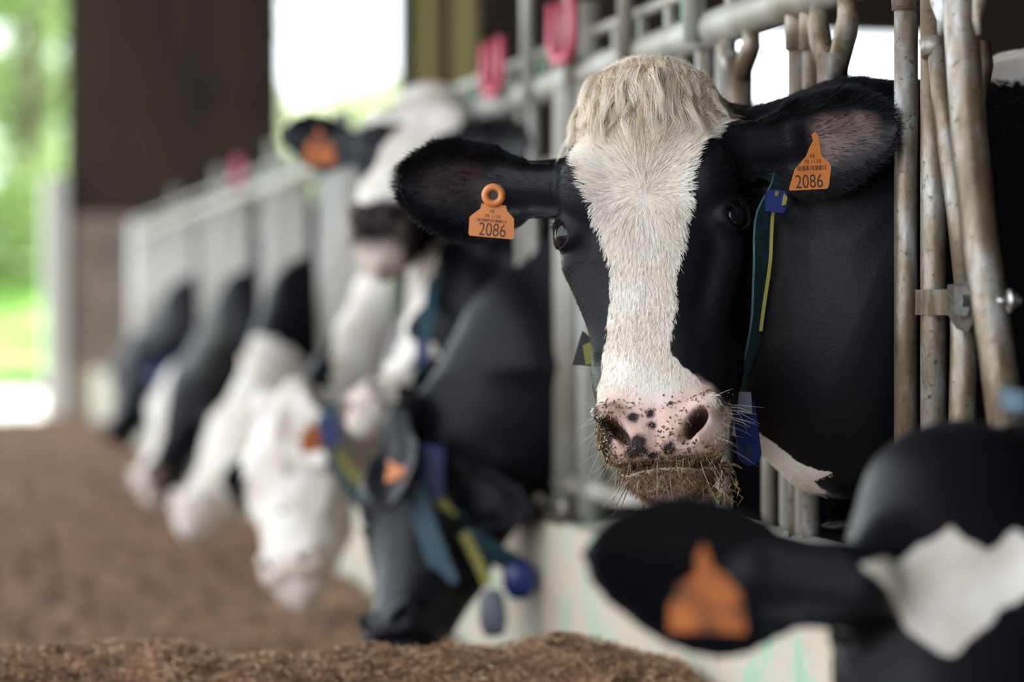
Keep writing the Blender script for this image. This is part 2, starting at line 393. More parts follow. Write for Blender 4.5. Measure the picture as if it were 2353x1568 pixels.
def quad_px(pts, dx, th, name, m):
    v = [P3(x_, y_, dx) for x_, y_ in pts]; cc = sum(v)/len(v)
    ux = np.array([0,1.,0]); uz = np.array([0,0,1.])
    return MB().prism([((q-cc)@ux, (q-cc)@uz) for q in v], cc, ux, uz, (1,0,0), th).build(name, m, fence)
brk = quad_px([(2184,655),(2230,648),(2243,668),(2243,740),(2232,764),(2205,756),(2184,722)], -.020, .008, 'bracket', M['rustsleeve'])
w = quad_px([(2200,660),(2228,658),(2234,672),(2234,712),(2226,727),(2199,724)], -.028, .007, 'bracket', M['bolt'])
c = P3(2216, 692, -.036); b = MB()
b.prism([(.0065*math.cos(k*math.pi/3), .0080*math.sin(k*math.pi/3)) for k in range(6)], c, (0,1,0), (0,0,1), (1,0,0), .009)
b.build('bolt', M['bolt'], fence)
c = P3(2322, 692, -.040)+FWD*.012; ax_ = RGT*.9+FWD*.1
b = MB().tube([c, c+RGT*.004], .013, 20); b.tube([c+RGT*.004, c+RGT*.010], .0085, 6); b.tube([c+RGT*.010, c+RGT*.014], .0045, 10)
b.tube([c-RGT*.012, c], .0045, 10)
b.build('bolt', M['bolt'], fence)
# ------------------------------------------------------------------ the cow
# head frame: x to one side, y from the face back, z from muzzle to poll, origin on the forehead between the eyes
TW  = table([.235,.222,.21,.19,.165,.13,.09,.05,.0,-.04,-.08,-.12,-.16,-.20,-.235,-.27,-.295,-.315,-.335,-.35,-.365],
            [.0,.032,.051,.071,.086,.098,.108,.114,.118,.113,.102,.096,.099,.097,.085,.075,.070,.060,.048,.028,.0])
TYF = table([.235,.2,.16,.1,.05,0,-.06,-.12,-.18,-.22,-.26,-.29,-.31,-.34,-.385],
            [.075,.035,.014,.002,-.002,0,.004,.005,.0,-.008,-.020,-.024,-.012,.016,.05])
TYB = table([.235,.2,.15,.08,.0,-.05,-.09,-.13,-.18,-.24,-.30,-.35,-.385],
            [.12,.17,.20,.21,.215,.225,.225,.205,.175,.145,.115,.095,.06])
TN  = table([.24,.1,0,-.08,-.16,-.24,-.30,-.39],[2.2,2.5,2.7,2.6,2.5,2.6,2.6,2.2])
EARU = table([0,.1,.2,.33,.43,.55,.72,.86,.95,1.0],[.030,.031,.036,.050,.055,.058,.054,.040,.024,.0], .01)
EARD = table([0,.1,.2,.33,.43,.6,.73,.9,.96,1.0],[.034,.037,.050,.068,.072,.068,.056,.034,.021,.0], .01)
EYE = np.array([.104, .037, -.002]); GAZE = np.array([.80, -.60, .03]); GAZE /= np.linalg.norm(GAZE)
def unit(v): v = np.array(v, float); return v/np.linalg.norm(v)
def f_head(p, detail=True, look=0):
    x = np.abs(p[:, 0]); y = p[:, 1]; z = p[:, 2]; q = np.stack([x, y, z], 1)
    w = lut(TW, z) + 1e-4; yf = lut(TYF, z); yb = lut(TYB, z); n = lut(TN, z)
    cy = (yf+yb)/2; hy = np.maximum((yb-yf)/2, 1e-3)
    back = np.clip((y-cy)/hy, 0, 1); w2 = w*(1 - .30*back*back*np.clip((.05-z)/.1, 0, 1))
    fr = np.clip((cy-y)/hy, 0, 1); w2 = w2*(1 - .10*fr*np.clip((-.04-z)/.08, 0, 1)*np.clip((z+.25)/.05, 0, 1))
    g = (np.minimum(x/w2, 9)**n + np.minimum(np.abs(y-cy)/hy, 9)**n)**(1/n)
    d = (g-1)*np.minimum(w2, hy)*.85
    d = smax(d, np.abs(z+.082)-.306, .02)
    d = smin(d, ell(q, (.080,.022,.052), (.034,.026,.040)), .030)         # brow
    d = smin(d, ell(q, (.096,.050,.000), (.030,.034,.036)), .018)         # orbit
    d = smin(d, cap(q, (.098,.050,-.045), (.066,.040,-.150), .020, .012), .022)   # facial crest
    d = smin(d, ell(q, (.066,.150,-.065), (.037,.060,.090)), .040)        # masseter
    d = smin(d, cap(q, (.060,.170,-.105), (.044,.115,-.235), .032, .022), .03)    # jaw bone
    d = smin(d, ell(q, (0,.085,.170), (.078,.058,.044)), .03)             # poll
    d = smin(d, ell(q, (.023,.020,-.278), (.053,.054,.042)), .020)        # muzzle
    d = smin(d, ell(q, (.055,.018,-.262), (.023,.034,.036)), .014)
    d = smin(d, ell(q, (0,.052,-.326), (.050,.044,.024)), .010)           # chin
    if not detail: return d
    # nostrils: comma shaped, rims raised
    R1 = np.array([unit((1,-.1,.45)), unit((.1,1,0)), unit((-.45,0,1))])
    d = smin(d, ell(q, (.056,-.014,-.248), (.026,.018,.014), R1), .012)
    R2 = np.array([unit((.62,0,.78)), unit((.45,.88,-.1)), unit((-.78,.1,.62))])
    d = smax(d, -ell(q, (.049,-.020,-.268), (.022,.050,.0088), R2), .006)
    d = smax(d, -ell(q, (.037,-.034,-.286), (.009,.012,.007)), .008)
    # philtrum and mouth line
    d = smax(d, -cap(q, (0,-.040,-.262), (0,-.034,-.315), .006, .006), .012)
    m = np.abs(z + .311 + .10*x - .5*np.maximum(x-.045, 0)) - .0038
    m = smax(m, y-.06, .01); m = smax(m, x-.071, .01)
    d = smax(d, -m, .006)
    # eye: opening with lids
    e = q - EYE.astype(f32); r = np.linalg.norm(e, axis=1)
    a = unit(np.cross(GAZE, (0,0,1))); b = np.cross(a, GAZE); a = -a if a[1] < 0 else a   # a: backward along the lids, b: up
    a = unit(a + np.array([0,0,.25])); b = unit(b - a*(b@a)); b = b if b[2] > 0 else -b
    ea = e @ a.astype(f32); eb = e @ b.astype(f32); eg = e @ GAZE.astype(f32)
    rr = np.sqrt((ea/1.30)**2 + eb**2)
    lid = np.sqrt((rr-.0168)**2 + (eg-.0150+.0045*(ea/.019)**2)**2) - .0040
    d = smin(d, lid, .007)
    d = smax(d, -ell(e, (0.013*GAZE[0],0.013*GAZE[1],0), (.0185,.0185,.0185)), .003)
    gr = np.sqrt((np.sqrt((ea/1.25)**2+eb**2)-.026)**2 + (eg-.012)**2) - .0022
    d = smax(d, -np.where(eb < .006, gr, .05), .006)
    return d
def ear_frame(base, tip, face):
    u = np.array(tip, float)-np.array(base, float); Ln = np.linalg.norm(u); u /= Ln
    w = np.array(face, float); w = unit(w - u*(w@u)); v = np.cross(w, u); v = v if v[2] > 0 else -v
    return np.array(base, float), u, v, w, Ln
def f_ear(q, fr, hs=1.0, th=.0042, cup=.040, stalk=(.0,.0,0)):
    b, u, v, w, Ln = fr; e = q - b.astype(f32)
    eu = e @ u.astype(f32); ev = e @ v.astype(f32); ew = e @ w.astype(f32); t = eu/Ln
    h = np.where(ev > 0, lut(EARU, t), lut(EARD, t))*hs*Ln/.20; h = np.maximum(h, .004)
    dv = np.abs(ev)/h
    cf = cup*np.clip(1.25-t, .2, 1)
    c = cf*np.minimum(dv, 1.4)**2 - cf*.7
    d = smax((np.abs(ew-c) - th*(1.3-.5*np.clip(t, 0, 1)))*.62, (dv-1)*np.minimum(h, .03), .004)
    d = smax(d, (t-1)*Ln, .004); d = smax(d, -(t+.02)*Ln, .01)
    st = cap(q, b-u*.03, b+u*Ln*.26-w*.018, .038, .016)
    return smin(d, st, .035)
class Cow: bw = 1.0
def pose(poll, muz, face):
    z = unit(np.array(poll)-np.array(muz)); y = -np.array(face, float); y = unit(y - z*(y@z)); x = np.cross(y, z)
    s = np.linalg.norm(np.array(poll)-np.array(muz))/.56
    R = np.array([x, y, z]); O = np.array(poll) - z*.21*s - y*.04*s
    return O, R, s
def loc(c, p): return ((p - c.O.astype(f32)) @ c.R.T.astype(f32))/f32(c.s)
def wor(c, q): return np.asarray(q) @ c.R * c.s + c.O
def f_cow(c, p):
    p = p.astype(f32); q = loc(c, p); d = np.full(len(p), 9., f32)
    m = np.linalg.norm(q - np.array([0,.05,-.05], f32), axis=1) < .62
    far = np.linalg.norm(q - np.array([0,.05,-.05], f32), axis=1) - .40
    if m.any():
        h = f_head(q[m], c.detail)
        for e in c.ears: h = smin(h, f_ear(q[m], e, c.ears_h, c.ear_th), .022)
        d[m] = h*c.s
    d = np.where(m, d, far)
    for a, b, ra, rb, s_ in c.neck: d = smin(d, capz(p, a, b, ra, rb, s_), c.nk)
    x0, y0 = c.bx, c.by
    kk = c.bw; bd = capz(p, (x0+.28, y0, 1.02), (x0+1.55, y0, .98), .25*kk, .29*kk, 1.55/kk)
    bd = smin(bd, ell(p, (x0+.22, y0, 1.10), (.26,.17*kk,.40)), .12)
    bd = smin(bd, ell(p, (x0+1.65, y0, 1.08), (.30,.27*kk,.34)), .10)
    for lx, ly in ((.15,.15*kk),(.15,-.15*kk),(1.78,.17*kk),(1.78,-.17*kk)):
        bk = .06 if lx > 1 else 0
        bd = smin(bd, cap(p, (x0+lx, y0+ly, .80), (x0+lx+bk, y0+ly, .42), .11, .055), .06)
        bd = smin(bd, cap(p, (x0+lx+bk, y0+ly, .42), (x0+lx, y0+ly, .03), .050, .040), .03)
    bd = smax(bd, -p[:, 2]+.0, .005)
    return smin(d, bd, .10)
def axis(lo, hi, flo, fhi, fine, coarse):
    a = []; v = lo
    n1 = max(1, int(round((flo-lo)/coarse))); n2 = int(round((fhi-flo)/fine)); n3 = max(1, int(round((hi-fhi)/coarse)))
    return np.concatenate([np.linspace(lo, flo, n1, endpoint=False), np.linspace(flo, fhi, n2, endpoint=False), np.linspace(fhi, hi, n3+1)])
def make_cow(c, label, white, skin=None, group=None, fine=.009, coarse=.035):
    # white(P, Q): how white the coat is at world points P / head points Q; skin: bare pink or dark skin (0..1), same arguments
    pts = [wor(c, q) for q in ((-.13,-.07,-.41),(.13,-.07,-.41),(-.13,.24,.25),(.13,.24,.25),(-.13,-.07,.25),(.13,.24,-.41))]
    for e in c.ears: pts += [wor(c, e[0]+e[1]*(e[4]+.03)), wor(c, e[0]+e[1]*e[4]*.6+e[2]*.09), wor(c, e[0]+e[1]*e[4]*.6-e[2]*.09)]
    pts = np.array(pts); lo = pts.min(0)-.02; hi = pts.max(0)+.02
    x0, y0 = c.bx, c.by
    L = np.minimum(lo-.05, [lo[0], y0-.45, -.05]); Hh = np.maximum(hi+.05, [x0+2.1, y0+.45, 1.65])
    ax = [axis(L[i], Hh[i], lo[i], hi[i], fine, coarse) for i in range(3)]
    V, Q = polygonise(lambda p: f_cow(c, p), *ax)
    me = mesh_np('cow', V, Q)
    q = loc(c, V.astype(f32))
    at_ = me.color_attributes.new('coat', 'FLOAT_COLOR', 'POINT')
    wv = np.clip(white(V, q), 0, 1); sk = skin(V, q) if skin else np.zeros((len(V), 2))
    A = np.ones((len(V), 4), f32); A[:, 0] = wv; A[:, 1] = sk[:, 0]; A[:, 2] = sk[:, 1]
    at_.data.foreach_set('color', A.ravel())
    o = link('cow', me, M['hide']); tag(o, label, 'cow', group)
    c.o = o; c.V = V; c.Q = Q
    return o
def cow_hide():
    m, nt, b = mat('hide', (.5,.5,.5), .45, 0, .13); L = nt.links
    a = N(nt, 'ShaderNodeVertexColor', layer_name='coat'); s = N(nt, 'ShaderNodeSeparateColor'); L.new(a.outputs[0], s.inputs[0])
    tc = N(nt, 'ShaderNodeTexCoord'); no = N(nt, 'ShaderNodeTexNoise', i_Scale=60.0, i_Detail=4.0); L.new(tc.outputs['Object'], no.inputs[0])
    ad = N(nt, 'ShaderNodeMath', operation='MULTIPLY_ADD'); L.new(no.outputs[0], ad.inputs[0]); ad.inputs[1].default_value = .5; L.new(s.outputs[0], ad.inputs[2])
    mr = N(nt, 'ShaderNodeMapRange'); mr.inputs[1].default_value = .68; mr.inputs[2].default_value = .82; L.new(ad.outputs[0], mr.inputs[0])
    wr = N(nt, 'ShaderNodeValToRGB'); e = wr.color_ramp.elements; e[0].position = .3; e[0].color = (.50,.44,.37,1); e[1].position = .62; e[1].color = (.68,.64,.60,1)
    n2 = N(nt, 'ShaderNodeTexNoise', i_Scale=14.0, i_Detail=6.0); L.new(tc.outputs['Object'], n2.inputs[0]); L.new(n2.outputs[0], wr.inputs[0])
    mx = N(nt, 'ShaderNodeMix', data_type='RGBA'); L.new(mr.outputs[0], mx.inputs['Factor']); mx.inputs['A'].default_value = (.0048,.0052,.0075,1); L.new(wr.outputs[0], mx.inputs['B'])
    # blue channel: dark bare skin; green: pink bare skin
    m2 = N(nt, 'ShaderNodeMix', data_type='RGBA'); L.new(s.outputs[1], m2.inputs['Factor']); L.new(mx.outputs['Result'], m2.inputs['A'])
    pk = N(nt, 'ShaderNodeValToRGB'); e = pk.color_ramp.elements; e[0].position = .35; e[0].color = (.43,.26,.225,1); e[1].position = .65; e[1].color = (.64,.45,.405,1)
    L.new(n2.outputs[0], pk.inputs[0]); L.new(pk.outputs[0], m2.inputs['B'])
    m3 = N(nt, 'ShaderNodeMix', data_type='RGBA'); L.new(s.outputs[2], m3.inputs['Factor']); L.new(m2.outputs['Result'], m3.inputs['A']); m3.inputs['B'].default_value = (.022,.016,.016,1)
    L.new(m3.outputs['Result'], b.inputs['Base Color'])
    n3 = N(nt, 'ShaderNodeTexNoise', i_Scale=420.0, i_Detail=2.0); L.new(tc.outputs['Object'], n3.inputs[0])
    vo = N(nt, 'ShaderNodeTexVoronoi', i_Scale=330.0); L.new(tc.outputs['Object'], vo.inputs[0])
    hs = N(nt, 'ShaderNodeMath', operation='ADD'); L.new(n3.outputs[0], hs.inputs[0]); L.new(vo.outputs[0], hs.inputs[1])
    bu = N(nt, 'ShaderNodeBump', i_Strength=.16, i_Distance=.0010); L.new(hs.outputs[0], bu.inputs['Height']); L.new(bu.outputs[0], b.inputs['Normal'])
    rr = N(nt, 'ShaderNodeMapRange'); rr.inputs[3].default_value = .40; rr.inputs[4].default_value = .7; L.new(mr.outputs[0], rr.inputs[0]); L.new(rr.outputs[0], b.inputs['Roughness'])
    return m
M['hide'] = cow_hide()
M['eye'] = mat('eye', (.004,.004,.006), .03, 0, .38)[0]
def add_eyes(c, parent):
    for s_ in (-1, 1):
        cc = wor(c, EYE*np.array([s_,1,1]) + GAZE*np.array([s_,1,1])*.001)
        V = []; Fq = []; n = 24
        for i in range(n+1):
            for j in range(2*n):
                a = math.pi*i/n; bb = math.pi*j/n
                V.append(cc + c.s*.0192*np.array([math.sin(a)*math.cos(bb), math.sin(a)*math.sin(bb), math.cos(a)]))
        for i in range(n):
            for j in range(2*n):
                j2 = (j+1) % (2*n); Fq.append((i*2*n+j, (i+1)*2*n+j, (i+1)*2*n+j2, i*2*n+j2))
        b = MB(); b.add(V, Fq); b.build('eye', M['eye'], parent)
# ------------------------------------------------------------------ the cow that looks at us
def rotv(ps, th, ro):
    # head frame in view axes (right, away, up): yaw, pitch, roll
    y = np.array([math.sin(ps), math.cos(ps), 0]); x = np.array([math.cos(ps), -math.sin(ps), 0]); z = np.array([0,0,1.])
    z2 = z*math.cos(th) + y*math.sin(th); y2 = y*math.cos(th) - z*math.sin(th)
    Rr = np.array([[math.cos(ro),0,-math.sin(ro)],[0,1,0],[math.sin(ro),0,math.cos(ro)]])
    B = np.array([RGT, FWD, UPV])
    return np.array([(Rr @ a) @ B for a in (x, y2, z2)])
hero = Cow(); hero.s = 1.0; hero.detail = True
hero.R = rotv(math.radians(13), math.radians(11), math.radians(6.0)); hero.O = at(1481, 502, 3.04)
def hl(px, py, d): return (at(px, py, d)-hero.O) @ hero.R.T
fv = lambda r, a, u: (RGT*r + FWD*a + UPV*u) @ hero.R.T
hero.ears = [ear_frame(hl(1262,430,3.17), hl(911,425,3.19), fv(-.12,-1,-.12)),
             ear_frame(hl(1712,345,3.10), hl(2066,290,3.015), fv(-.35,-1,.0))]
hero.ears_h = 1.0; hero.ear_th = .0042; hero.nk = .05
hero.bx, hero.by = XF+.30, 3.02
hero.neck = [(at(1640,555,3.23), at(1820,600,3.22), .100, .118, 1.85), (at(1820,600,3.22), np.array([XF+.02, 3.0, 1.075]), .118, .142, 1.85), (np.array([XF+.02, 3.0, 1.075]), np.array([XF+.32, 3.04, 1.05]), .142, .205, 1.85)]
BL = table([y for y, _ in ((150,0),(200,0),(250,0),(300,0),(350,0),(400,0),(450,0),(500,0),(550,0),(600,0),(650,0),(700,0),(750,0),(800,0),(850,0),(900,0),(960,0),(1000,0),(1150,0))],
           [1290,1295,1300,1302,1310,1335,1352,1362,1385,1400,1404,1400,1396,1393,1390,1372,1366,1400,1460], 8)
BR = table([150,200,240,290,330,380,450,500,560,620,680,740,800,830,870,900,960,1060,1150],
           [1660,1655,1655,1635,1610,1590,1585,1584,1576,1565,1560,1558,1550,1562,1600,1640,1700,1700,1640], 8)
def px_of(P):
    v = np.asarray(P) - np.array([0,0,CZ]); d = v @ FWD
    return 1176.5 + F*(v @ RGT)/d, HY - F*(v @ UPV)/d
BLz = []; 
def tolocal(tab):
    # the outline of the blaze measured once, kept as x over z on the head itself
    zz = []; xx = []
    for y_, x_ in zip(*tab):
        for it in range(2): pass
        q = hl(float(x_), float(y_), 3.045); zz.append(q[2]); xx.append(q[0])
    o = np.argsort(zz); return np.array(zz)[o], np.array(xx)[o]
BLt = (np.arange(150, 1151, 5.), np.interp(np.arange(150, 1151, 5.), BL[0], BL[1]))
BRt = (np.arange(150, 1151, 5.), np.interp(np.arange(150, 1151, 5.), BR[0], BR[1]))
BLl, BRl = tolocal(BLt), tolocal(BRt)
def pnoise(P, sc, seed=0):
    # cheap smooth value noise made of sines
    r = np.random.RandomState(seed); o = np.zeros(len(P))
    for k in range(7):
        d = r.normal(size=3); d /= np.linalg.norm(d); o += np.sin((P @ d)*sc*(.7+.9*r.rand())*6.28 + r.rand()*6.28 + 1.3*np.sin((P @ d[::-1])*sc*3.1))
    return o/7
def spots(q, lst):
    m = np.zeros(len(q))
    for (cx, cz, rx, rz) in lst: m = np.maximum(m, 1.25 - np.sqrt(((q[:, 0]-cx)/rx)**2 + ((q[:, 2]-cz)/rz)**2) + .30*pnoise(q, 70, 3) + .18*pnoise(q, 160, 4))
    return m
def pq(px, py, d=3.03): q = hl(px, py, d); return q[0], q[2]
SPOT = [(*pq(1472,972,3.02),.0085,.008),(*pq(1511,962,3.02),.0065,.0065),(*pq(1517,991,3.02),.0065,.006),(*pq(1485,1030,3.02),.014,.011),(*pq(1482,1048,3.02),.018,.012),(*pq(1556,938,3.02),.004,.003),(*pq(1560,1045,3.02),.011,.011),(*pq(1519,1058,3.02),.010,.005)]
def hero_white(P, q):
    z = q[:, 2]; xl = np.interp(z, *BLl); xr = np.interp(z, *BRl); j = .004*pnoise(P, 40, 1)
    w = np.minimum(q[:, 0]-xl+j, xr-q[:, 0]+j)*60 + .5
    w = np.where(q[:, 1] > .11, np.where(z > .12, w, 0), w)
    w = np.where((q[:, 1] > .115) & (z > .10), 0, w)
    ears = np.abs(q[:, 0]) > .135
    w = np.where(ears, 0, w)
    w = np.where((z < -.30) & (q[:, 1] > .03), .25, w)
    # blaze spot beside the nose, dewlap edge, withers
    cx, cz = pq(1386, 824); w = np.maximum(w, 1.3 - np.sqrt(((q[:, 0]-cx)/.006)**2 + ((z-cz)/.013)**2))
    px, py = px_of(P)
    head = np.linalg.norm(q-np.array([0,.05,-.05]), axis=1) < .36
    wi = np.minimum((P[:, 2]-1.352)*12+.5+.1*pnoise(P, 12, 5), (P[:, 0]-1.30)*30)
    w = np.where(~head, wi, w)
    # pale underside of throat and dewlap: the lit lower line of the neck painted into the coat
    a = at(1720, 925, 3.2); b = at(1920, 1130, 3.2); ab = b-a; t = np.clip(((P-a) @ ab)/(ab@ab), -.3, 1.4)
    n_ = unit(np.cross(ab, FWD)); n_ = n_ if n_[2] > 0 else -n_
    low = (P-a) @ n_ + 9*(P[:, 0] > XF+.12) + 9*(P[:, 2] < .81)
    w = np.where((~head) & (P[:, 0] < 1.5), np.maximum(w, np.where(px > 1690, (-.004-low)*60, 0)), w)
    w = np.where(head & (q[:, 1] > .20) & (z < -.08), np.maximum(w, .9), w)
    return w
def hero_skin(P, q):
    z, x, y = q[:, 2], q[:, 0], q[:, 1]
    front = np.clip((.05-y)/.03, 0, 1)
    pk = np.clip((-.205-.012*np.cos(x*40) + .006*pnoise(P, 50, 2) - z)*35, 0, 1)*np.clip((z+.375)*40, 0, 1)*np.clip((.088+.01*pnoise(P,30,9)-np.abs(x-.002))*40, 0, 1)*front*np.clip(hero_white(P, q)*2, 0, 1)
    dk = np.clip(spots(q, SPOT)*2.2-.3, 0, 1)
    # dark corner of the muzzle on the viewer's left and dark lips, the mouth gap's shade painted in
    lx, lz = pq(1385, 1020); dl = 1.15 - np.sqrt(((x-lx)/.022)**2 + ((z-lz)/.040)**2) + .25*pnoise(P, 45, 4)
    dk = np.maximum(dk, np.clip(dl*3, 0, 1))
    lip = np.clip((.009 - np.abs(z+.311))*150 + .5*pnoise(P, 60, 7), 0, 1)*np.clip((.05-y)/.02, 0, 1); dk = np.maximum(dk, lip*.9)
    dk = np.maximum(dk, np.clip((-.316-z)*200, 0, 1)*np.clip(.45+.5*pnoise(P, 70, 19), 0, .8))
    dk = dk*front
    nq = np.stack([np.abs(x), y, z], 1); nd = ell(nq, (.049,-.005,-.268), (.020,.036,.010), np.array([unit((.62,0,.78)), unit((.45,.88,-.1)), unit((-.78,.1,.62))])); dk = np.maximum(dk, np.clip(.6-nd*120, 0, 1)*.9*(y > -.034)*np.where(x > 0, 1, .35))  # nostrils darkened inside: dark skin with self-shadow painted in
    # bare skin inside the ears
    for e, k in zip(hero.ears, (.24, 1.0)):
        b, u, v, w, Ln = e; d = q-b; eu = d@u/Ln; ev = d@v; h = np.where(ev > 0, lut(EARU, eu), lut(EARD, eu))*Ln/.2
        ew = d@w
        ins = np.clip((.60-np.abs(ev)/np.maximum(h, .004))*5, 0, 1)*np.clip((eu-.38)*8, 0, 1)*np.clip((.9-eu)*8, 0, 1)*(ew > -.022)
        ins *= np.clip(.55+.8*pnoise(P, 10, 12)+.4*np.tanh(ev/.02), 0, 1)
        pk = np.maximum(pk, ins*.30*k)
    # rim of the eyes
    for s_ in (-1, 1):
        d = np.linalg.norm(q - EYE*np.array([s_,1,1]) - GAZE*np.array([s_,1,1])*.012, axis=1)
        pk = np.maximum(pk, np.clip((.021-d)*150, 0, 1)*.12)
    return np.stack([pk, dk], 1)
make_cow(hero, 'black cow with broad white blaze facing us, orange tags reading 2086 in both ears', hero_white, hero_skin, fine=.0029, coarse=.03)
add_eyes(hero, hero.o)
# ------------------------------------------------------------------ the other cows
def polyd(pts, X, Z):
    # signed distance (positive inside) of points to a polygon
    P_ = np.array(pts, float); n = len(P_); d = np.full(len(X), 1e9); ins = np.zeros(len(X), bool)
    for i in range(n):
        a, b = P_[i], P_[(i+1) % n]; e = b-a; w0, w1 = X-a[0], Z-a[1]
        t = np.clip((w0*e[0]+w1*e[1])/(e@e+1e-12), 0, 1); d = np.minimum(d, np.hypot(w0-t*e[0], w1-t*e[1]))
        c1 = (a[1] > Z) != (b[1] > Z); xc = (b[0]-a[0])*(Z-a[1])/((b[1]-a[1]) or 1e-9)+a[0]; ins ^= c1 & (X < xc)
    return np.where(ins, d, -d)
def lp(c, pts, d):
    # outline seen on the head, kept in the head's own frame
    r = []
    for x_, y_ in pts: q = (at(x_, y_, d)-c.O) @ c.R.T / c.s; r.append((q[0], q[2]))
    return r
def xz(pts, Y):
    # outline on the flank, kept as world x, z in the upright plane through y = Y
    r = []
    for x_, y_ in pts:
        t = (x_-1176.5)/F; D = Y/(math.cos(AY)-t*math.sin(AY)); p = at(x_, y_, D); r.append((p[0], p[2]))
    return r
def herd_cow(poll, muz, face, pxc, ears=None, zc=.98, ns=1.0, zb=1.05):
    c = Cow(); c.detail = True; c.bw = .74
    fc = RGT*face[0]+FWD*face[1]+UPV*face[2]
    c.O, c.R, c.s = pose(at(*poll), at(*muz), fc)
    D, y = fl(pxc); c.by = y; c.bx = XF+.34; c.nk = .06; c.ears_h = .95; c.ear_th = .0085
    c.ears = []
    for s_, e in zip((-1, 1), ears or (None, None)):
        if e is None: c.ears.append(ear_frame((s_*.095,.09,.055), (s_*.26,.13,-.06), (s_*.15,-1,.1)))
        else:
            b_, t_, f_ = e; L_ = lambda p: (at(*p)-c.O) @ c.R.T / c.s
            c.ears.append(ear_frame(L_(b_), L_(t_), (RGT*f_[0]+FWD*f_[1]+UPV*f_[2]) @ c.R.T))
    a0 = wor(c, (0,.13,.05)); b0 = np.array([XF-.02, y, zc]); b1 = np.array([XF+.36, y, zb])
    c.neck = [(a0, b0, .085*ns, .115*ns, 1.75), (b0, b1, .115*ns, .20, 1.9)]
    c.fc = fc; return c
fore = herd_cow((2205,985,2.24), (2235,2330,2.02), (-.05,-.9,.35), 2640, [((1905,1340,2.12),(1335,1275,2.08),(-.1,-1,.15)), None], zc=.84, ns=.74, zb=.95)
cowC = herd_cow((945,985,4.72), (925,1535,4.44), (-.62,-.72,.25), 1272, [((925,985,4.60),(893,1170,4.42),(-.5,-.8,.1)), None], ns=.92, zc=.94)
cowD = herd_cow((1025,730,5.22), (812,978,4.95), (-.78,-.28,.56), 1150, [None, ((1000,770,5.1),(1050,880,5.0),(-.1,-1,0))])
cowE = herd_cow((992,190,5.36), (868,605,4.96), (-.22,-.80,.55), 1040, [((838,345,5.28),(648,300,5.36),(-.1,-1,-.1)), ((1052,345,5.02),(1222,322,4.85),(-.2,-1,-.1))], zc=1.08)
cowG = herd_cow((655,925,5.72), (688,1385,5.42), (-.28,-.90,.30), 945, [((600,945,5.7),(560,1000,5.75),(-.3,-1,0)), ((690,925,5.62),(740,1075,5.50),(-.35,-.9,.1))])
cowH = herd_cow((600,880,7.38), (425,1225,7.10), (-.62,-.70,.25), 722, zc=1.0)
cowI = herd_cow((410,838,9.15), (345,1150,8.85), (-.70,-.62,.22), 590)
cowJ = herd_cow((310,775,10.9), (275,1020,10.6), (-.70,-.62,.22), 455)
HERD = [hero, fore, cowC, cowD, cowE, cowG, cowH, cowI, cowJ]
def soft(d, k): return np.clip(d*k+.5, 0, 1)
def face_skin(c, amt=.3):
    def f(P, q):
        z, x, y = q[:, 2], q[:, 0], q[:, 1]
        pk = np.clip((-.245-z)*40, 0, 1)*np.clip((.05-y)/.03, 0, 1)*amt
        return np.stack([pk, np.zeros(len(x))], 1)
    return f
def blob(P, px, py, r, n=.25):
    # round patch of coat colour about the skin point seen at (px, py)
    x_, y_ = px_of(P); d_ = (P-np.array([0,0,CZ])) @ FWD; k = np.where(np.hypot(x_-px, y_-py) < 14, d_, 99).argmin()
    return soft(1-np.linalg.norm(P-P[k], axis=1)/r+n*pnoise(P, .5/r, 9), 5)
def onhead(q, r=.34): return (np.linalg.norm(q-np.array([0,.05,-.05]), axis=1) < r) & (np.abs(q[:, 0]) < .14)
# nearest one, low in the corner, white star
pf = lp(fore, [(1968,1322),(2080,1265),(2195,1175),(2235,1215),(2280,1250),(2353,1180),(2420,1250),(2400,1330),(2300,1400),(2190,1515),(2130,1490),(2060,1405)], 2.12)
make_cow(fore, 'black cow with a white star, head low in the near right corner', lambda P, q: soft(polyd(pf, q[:, 0], q[:, 2])+.005*pnoise(P, 25, 1), 60)*(onhead(q) & (q[:, 1] < .09)), fine=.007)
none = lambda P, q: np.zeros(len(P))
make_cow(cowC, 'all black cow eating beside the post, blue and teal collar, first behind the blazed cow', none)
spD = lp(cowD, [(840,790),(880,755),(915,745),(905,775),(870,805),(845,810)], 5.0)
def whD(P, q):
    n = pnoise(P, 9, 8)
    w = np.where(onhead(q, .46), 1.0, 0)*(P[:, 0] < XF-.12)
    sp = soft(pnoise(P, 13, 21)-.42, 12)
    for a_ in ((885,770,.050),(850,798,.032),(1000,865,.050),(1050,825,.045),(968,735,.045),(945,908,.022),(792,882,.020),(1025,740,.028),(905,960,.02)): w = w-blob(P, *a_)
    return np.clip(w - sp*.9, 0, 1)
make_cow(cowD, 'white cow with small black spots, head half raised behind the all black cow', whD, face_skin(cowD, .35))
pE = lp(cowE, [(925,200),(1060,190),(1045,260),(1000,330),(955,400),(915,455),(930,520),(930,660),(800,660),(800,520),(825,440),(862,380),(868,300)], 5.15)
def whE(P, q):
    w = soft(polyd(pE, q[:, 0], q[:, 2])+.004*pnoise(P, 20, 3), 50)*onhead(q)*(q[:, 1] < .12)
    w = np.where((np.abs(q[:, 0]) < .10) & (q[:, 2] > .03) & (q[:, 1] < .3), 1, w); w = np.where(onhead(q) & (q[:, 2] < -.17) & (q[:, 0] < .05), 1, w)
    w = np.where(onhead(q, .5) & (q[:, 1] > .10) & (q[:, 2] < -.10), 1, w)
    return w
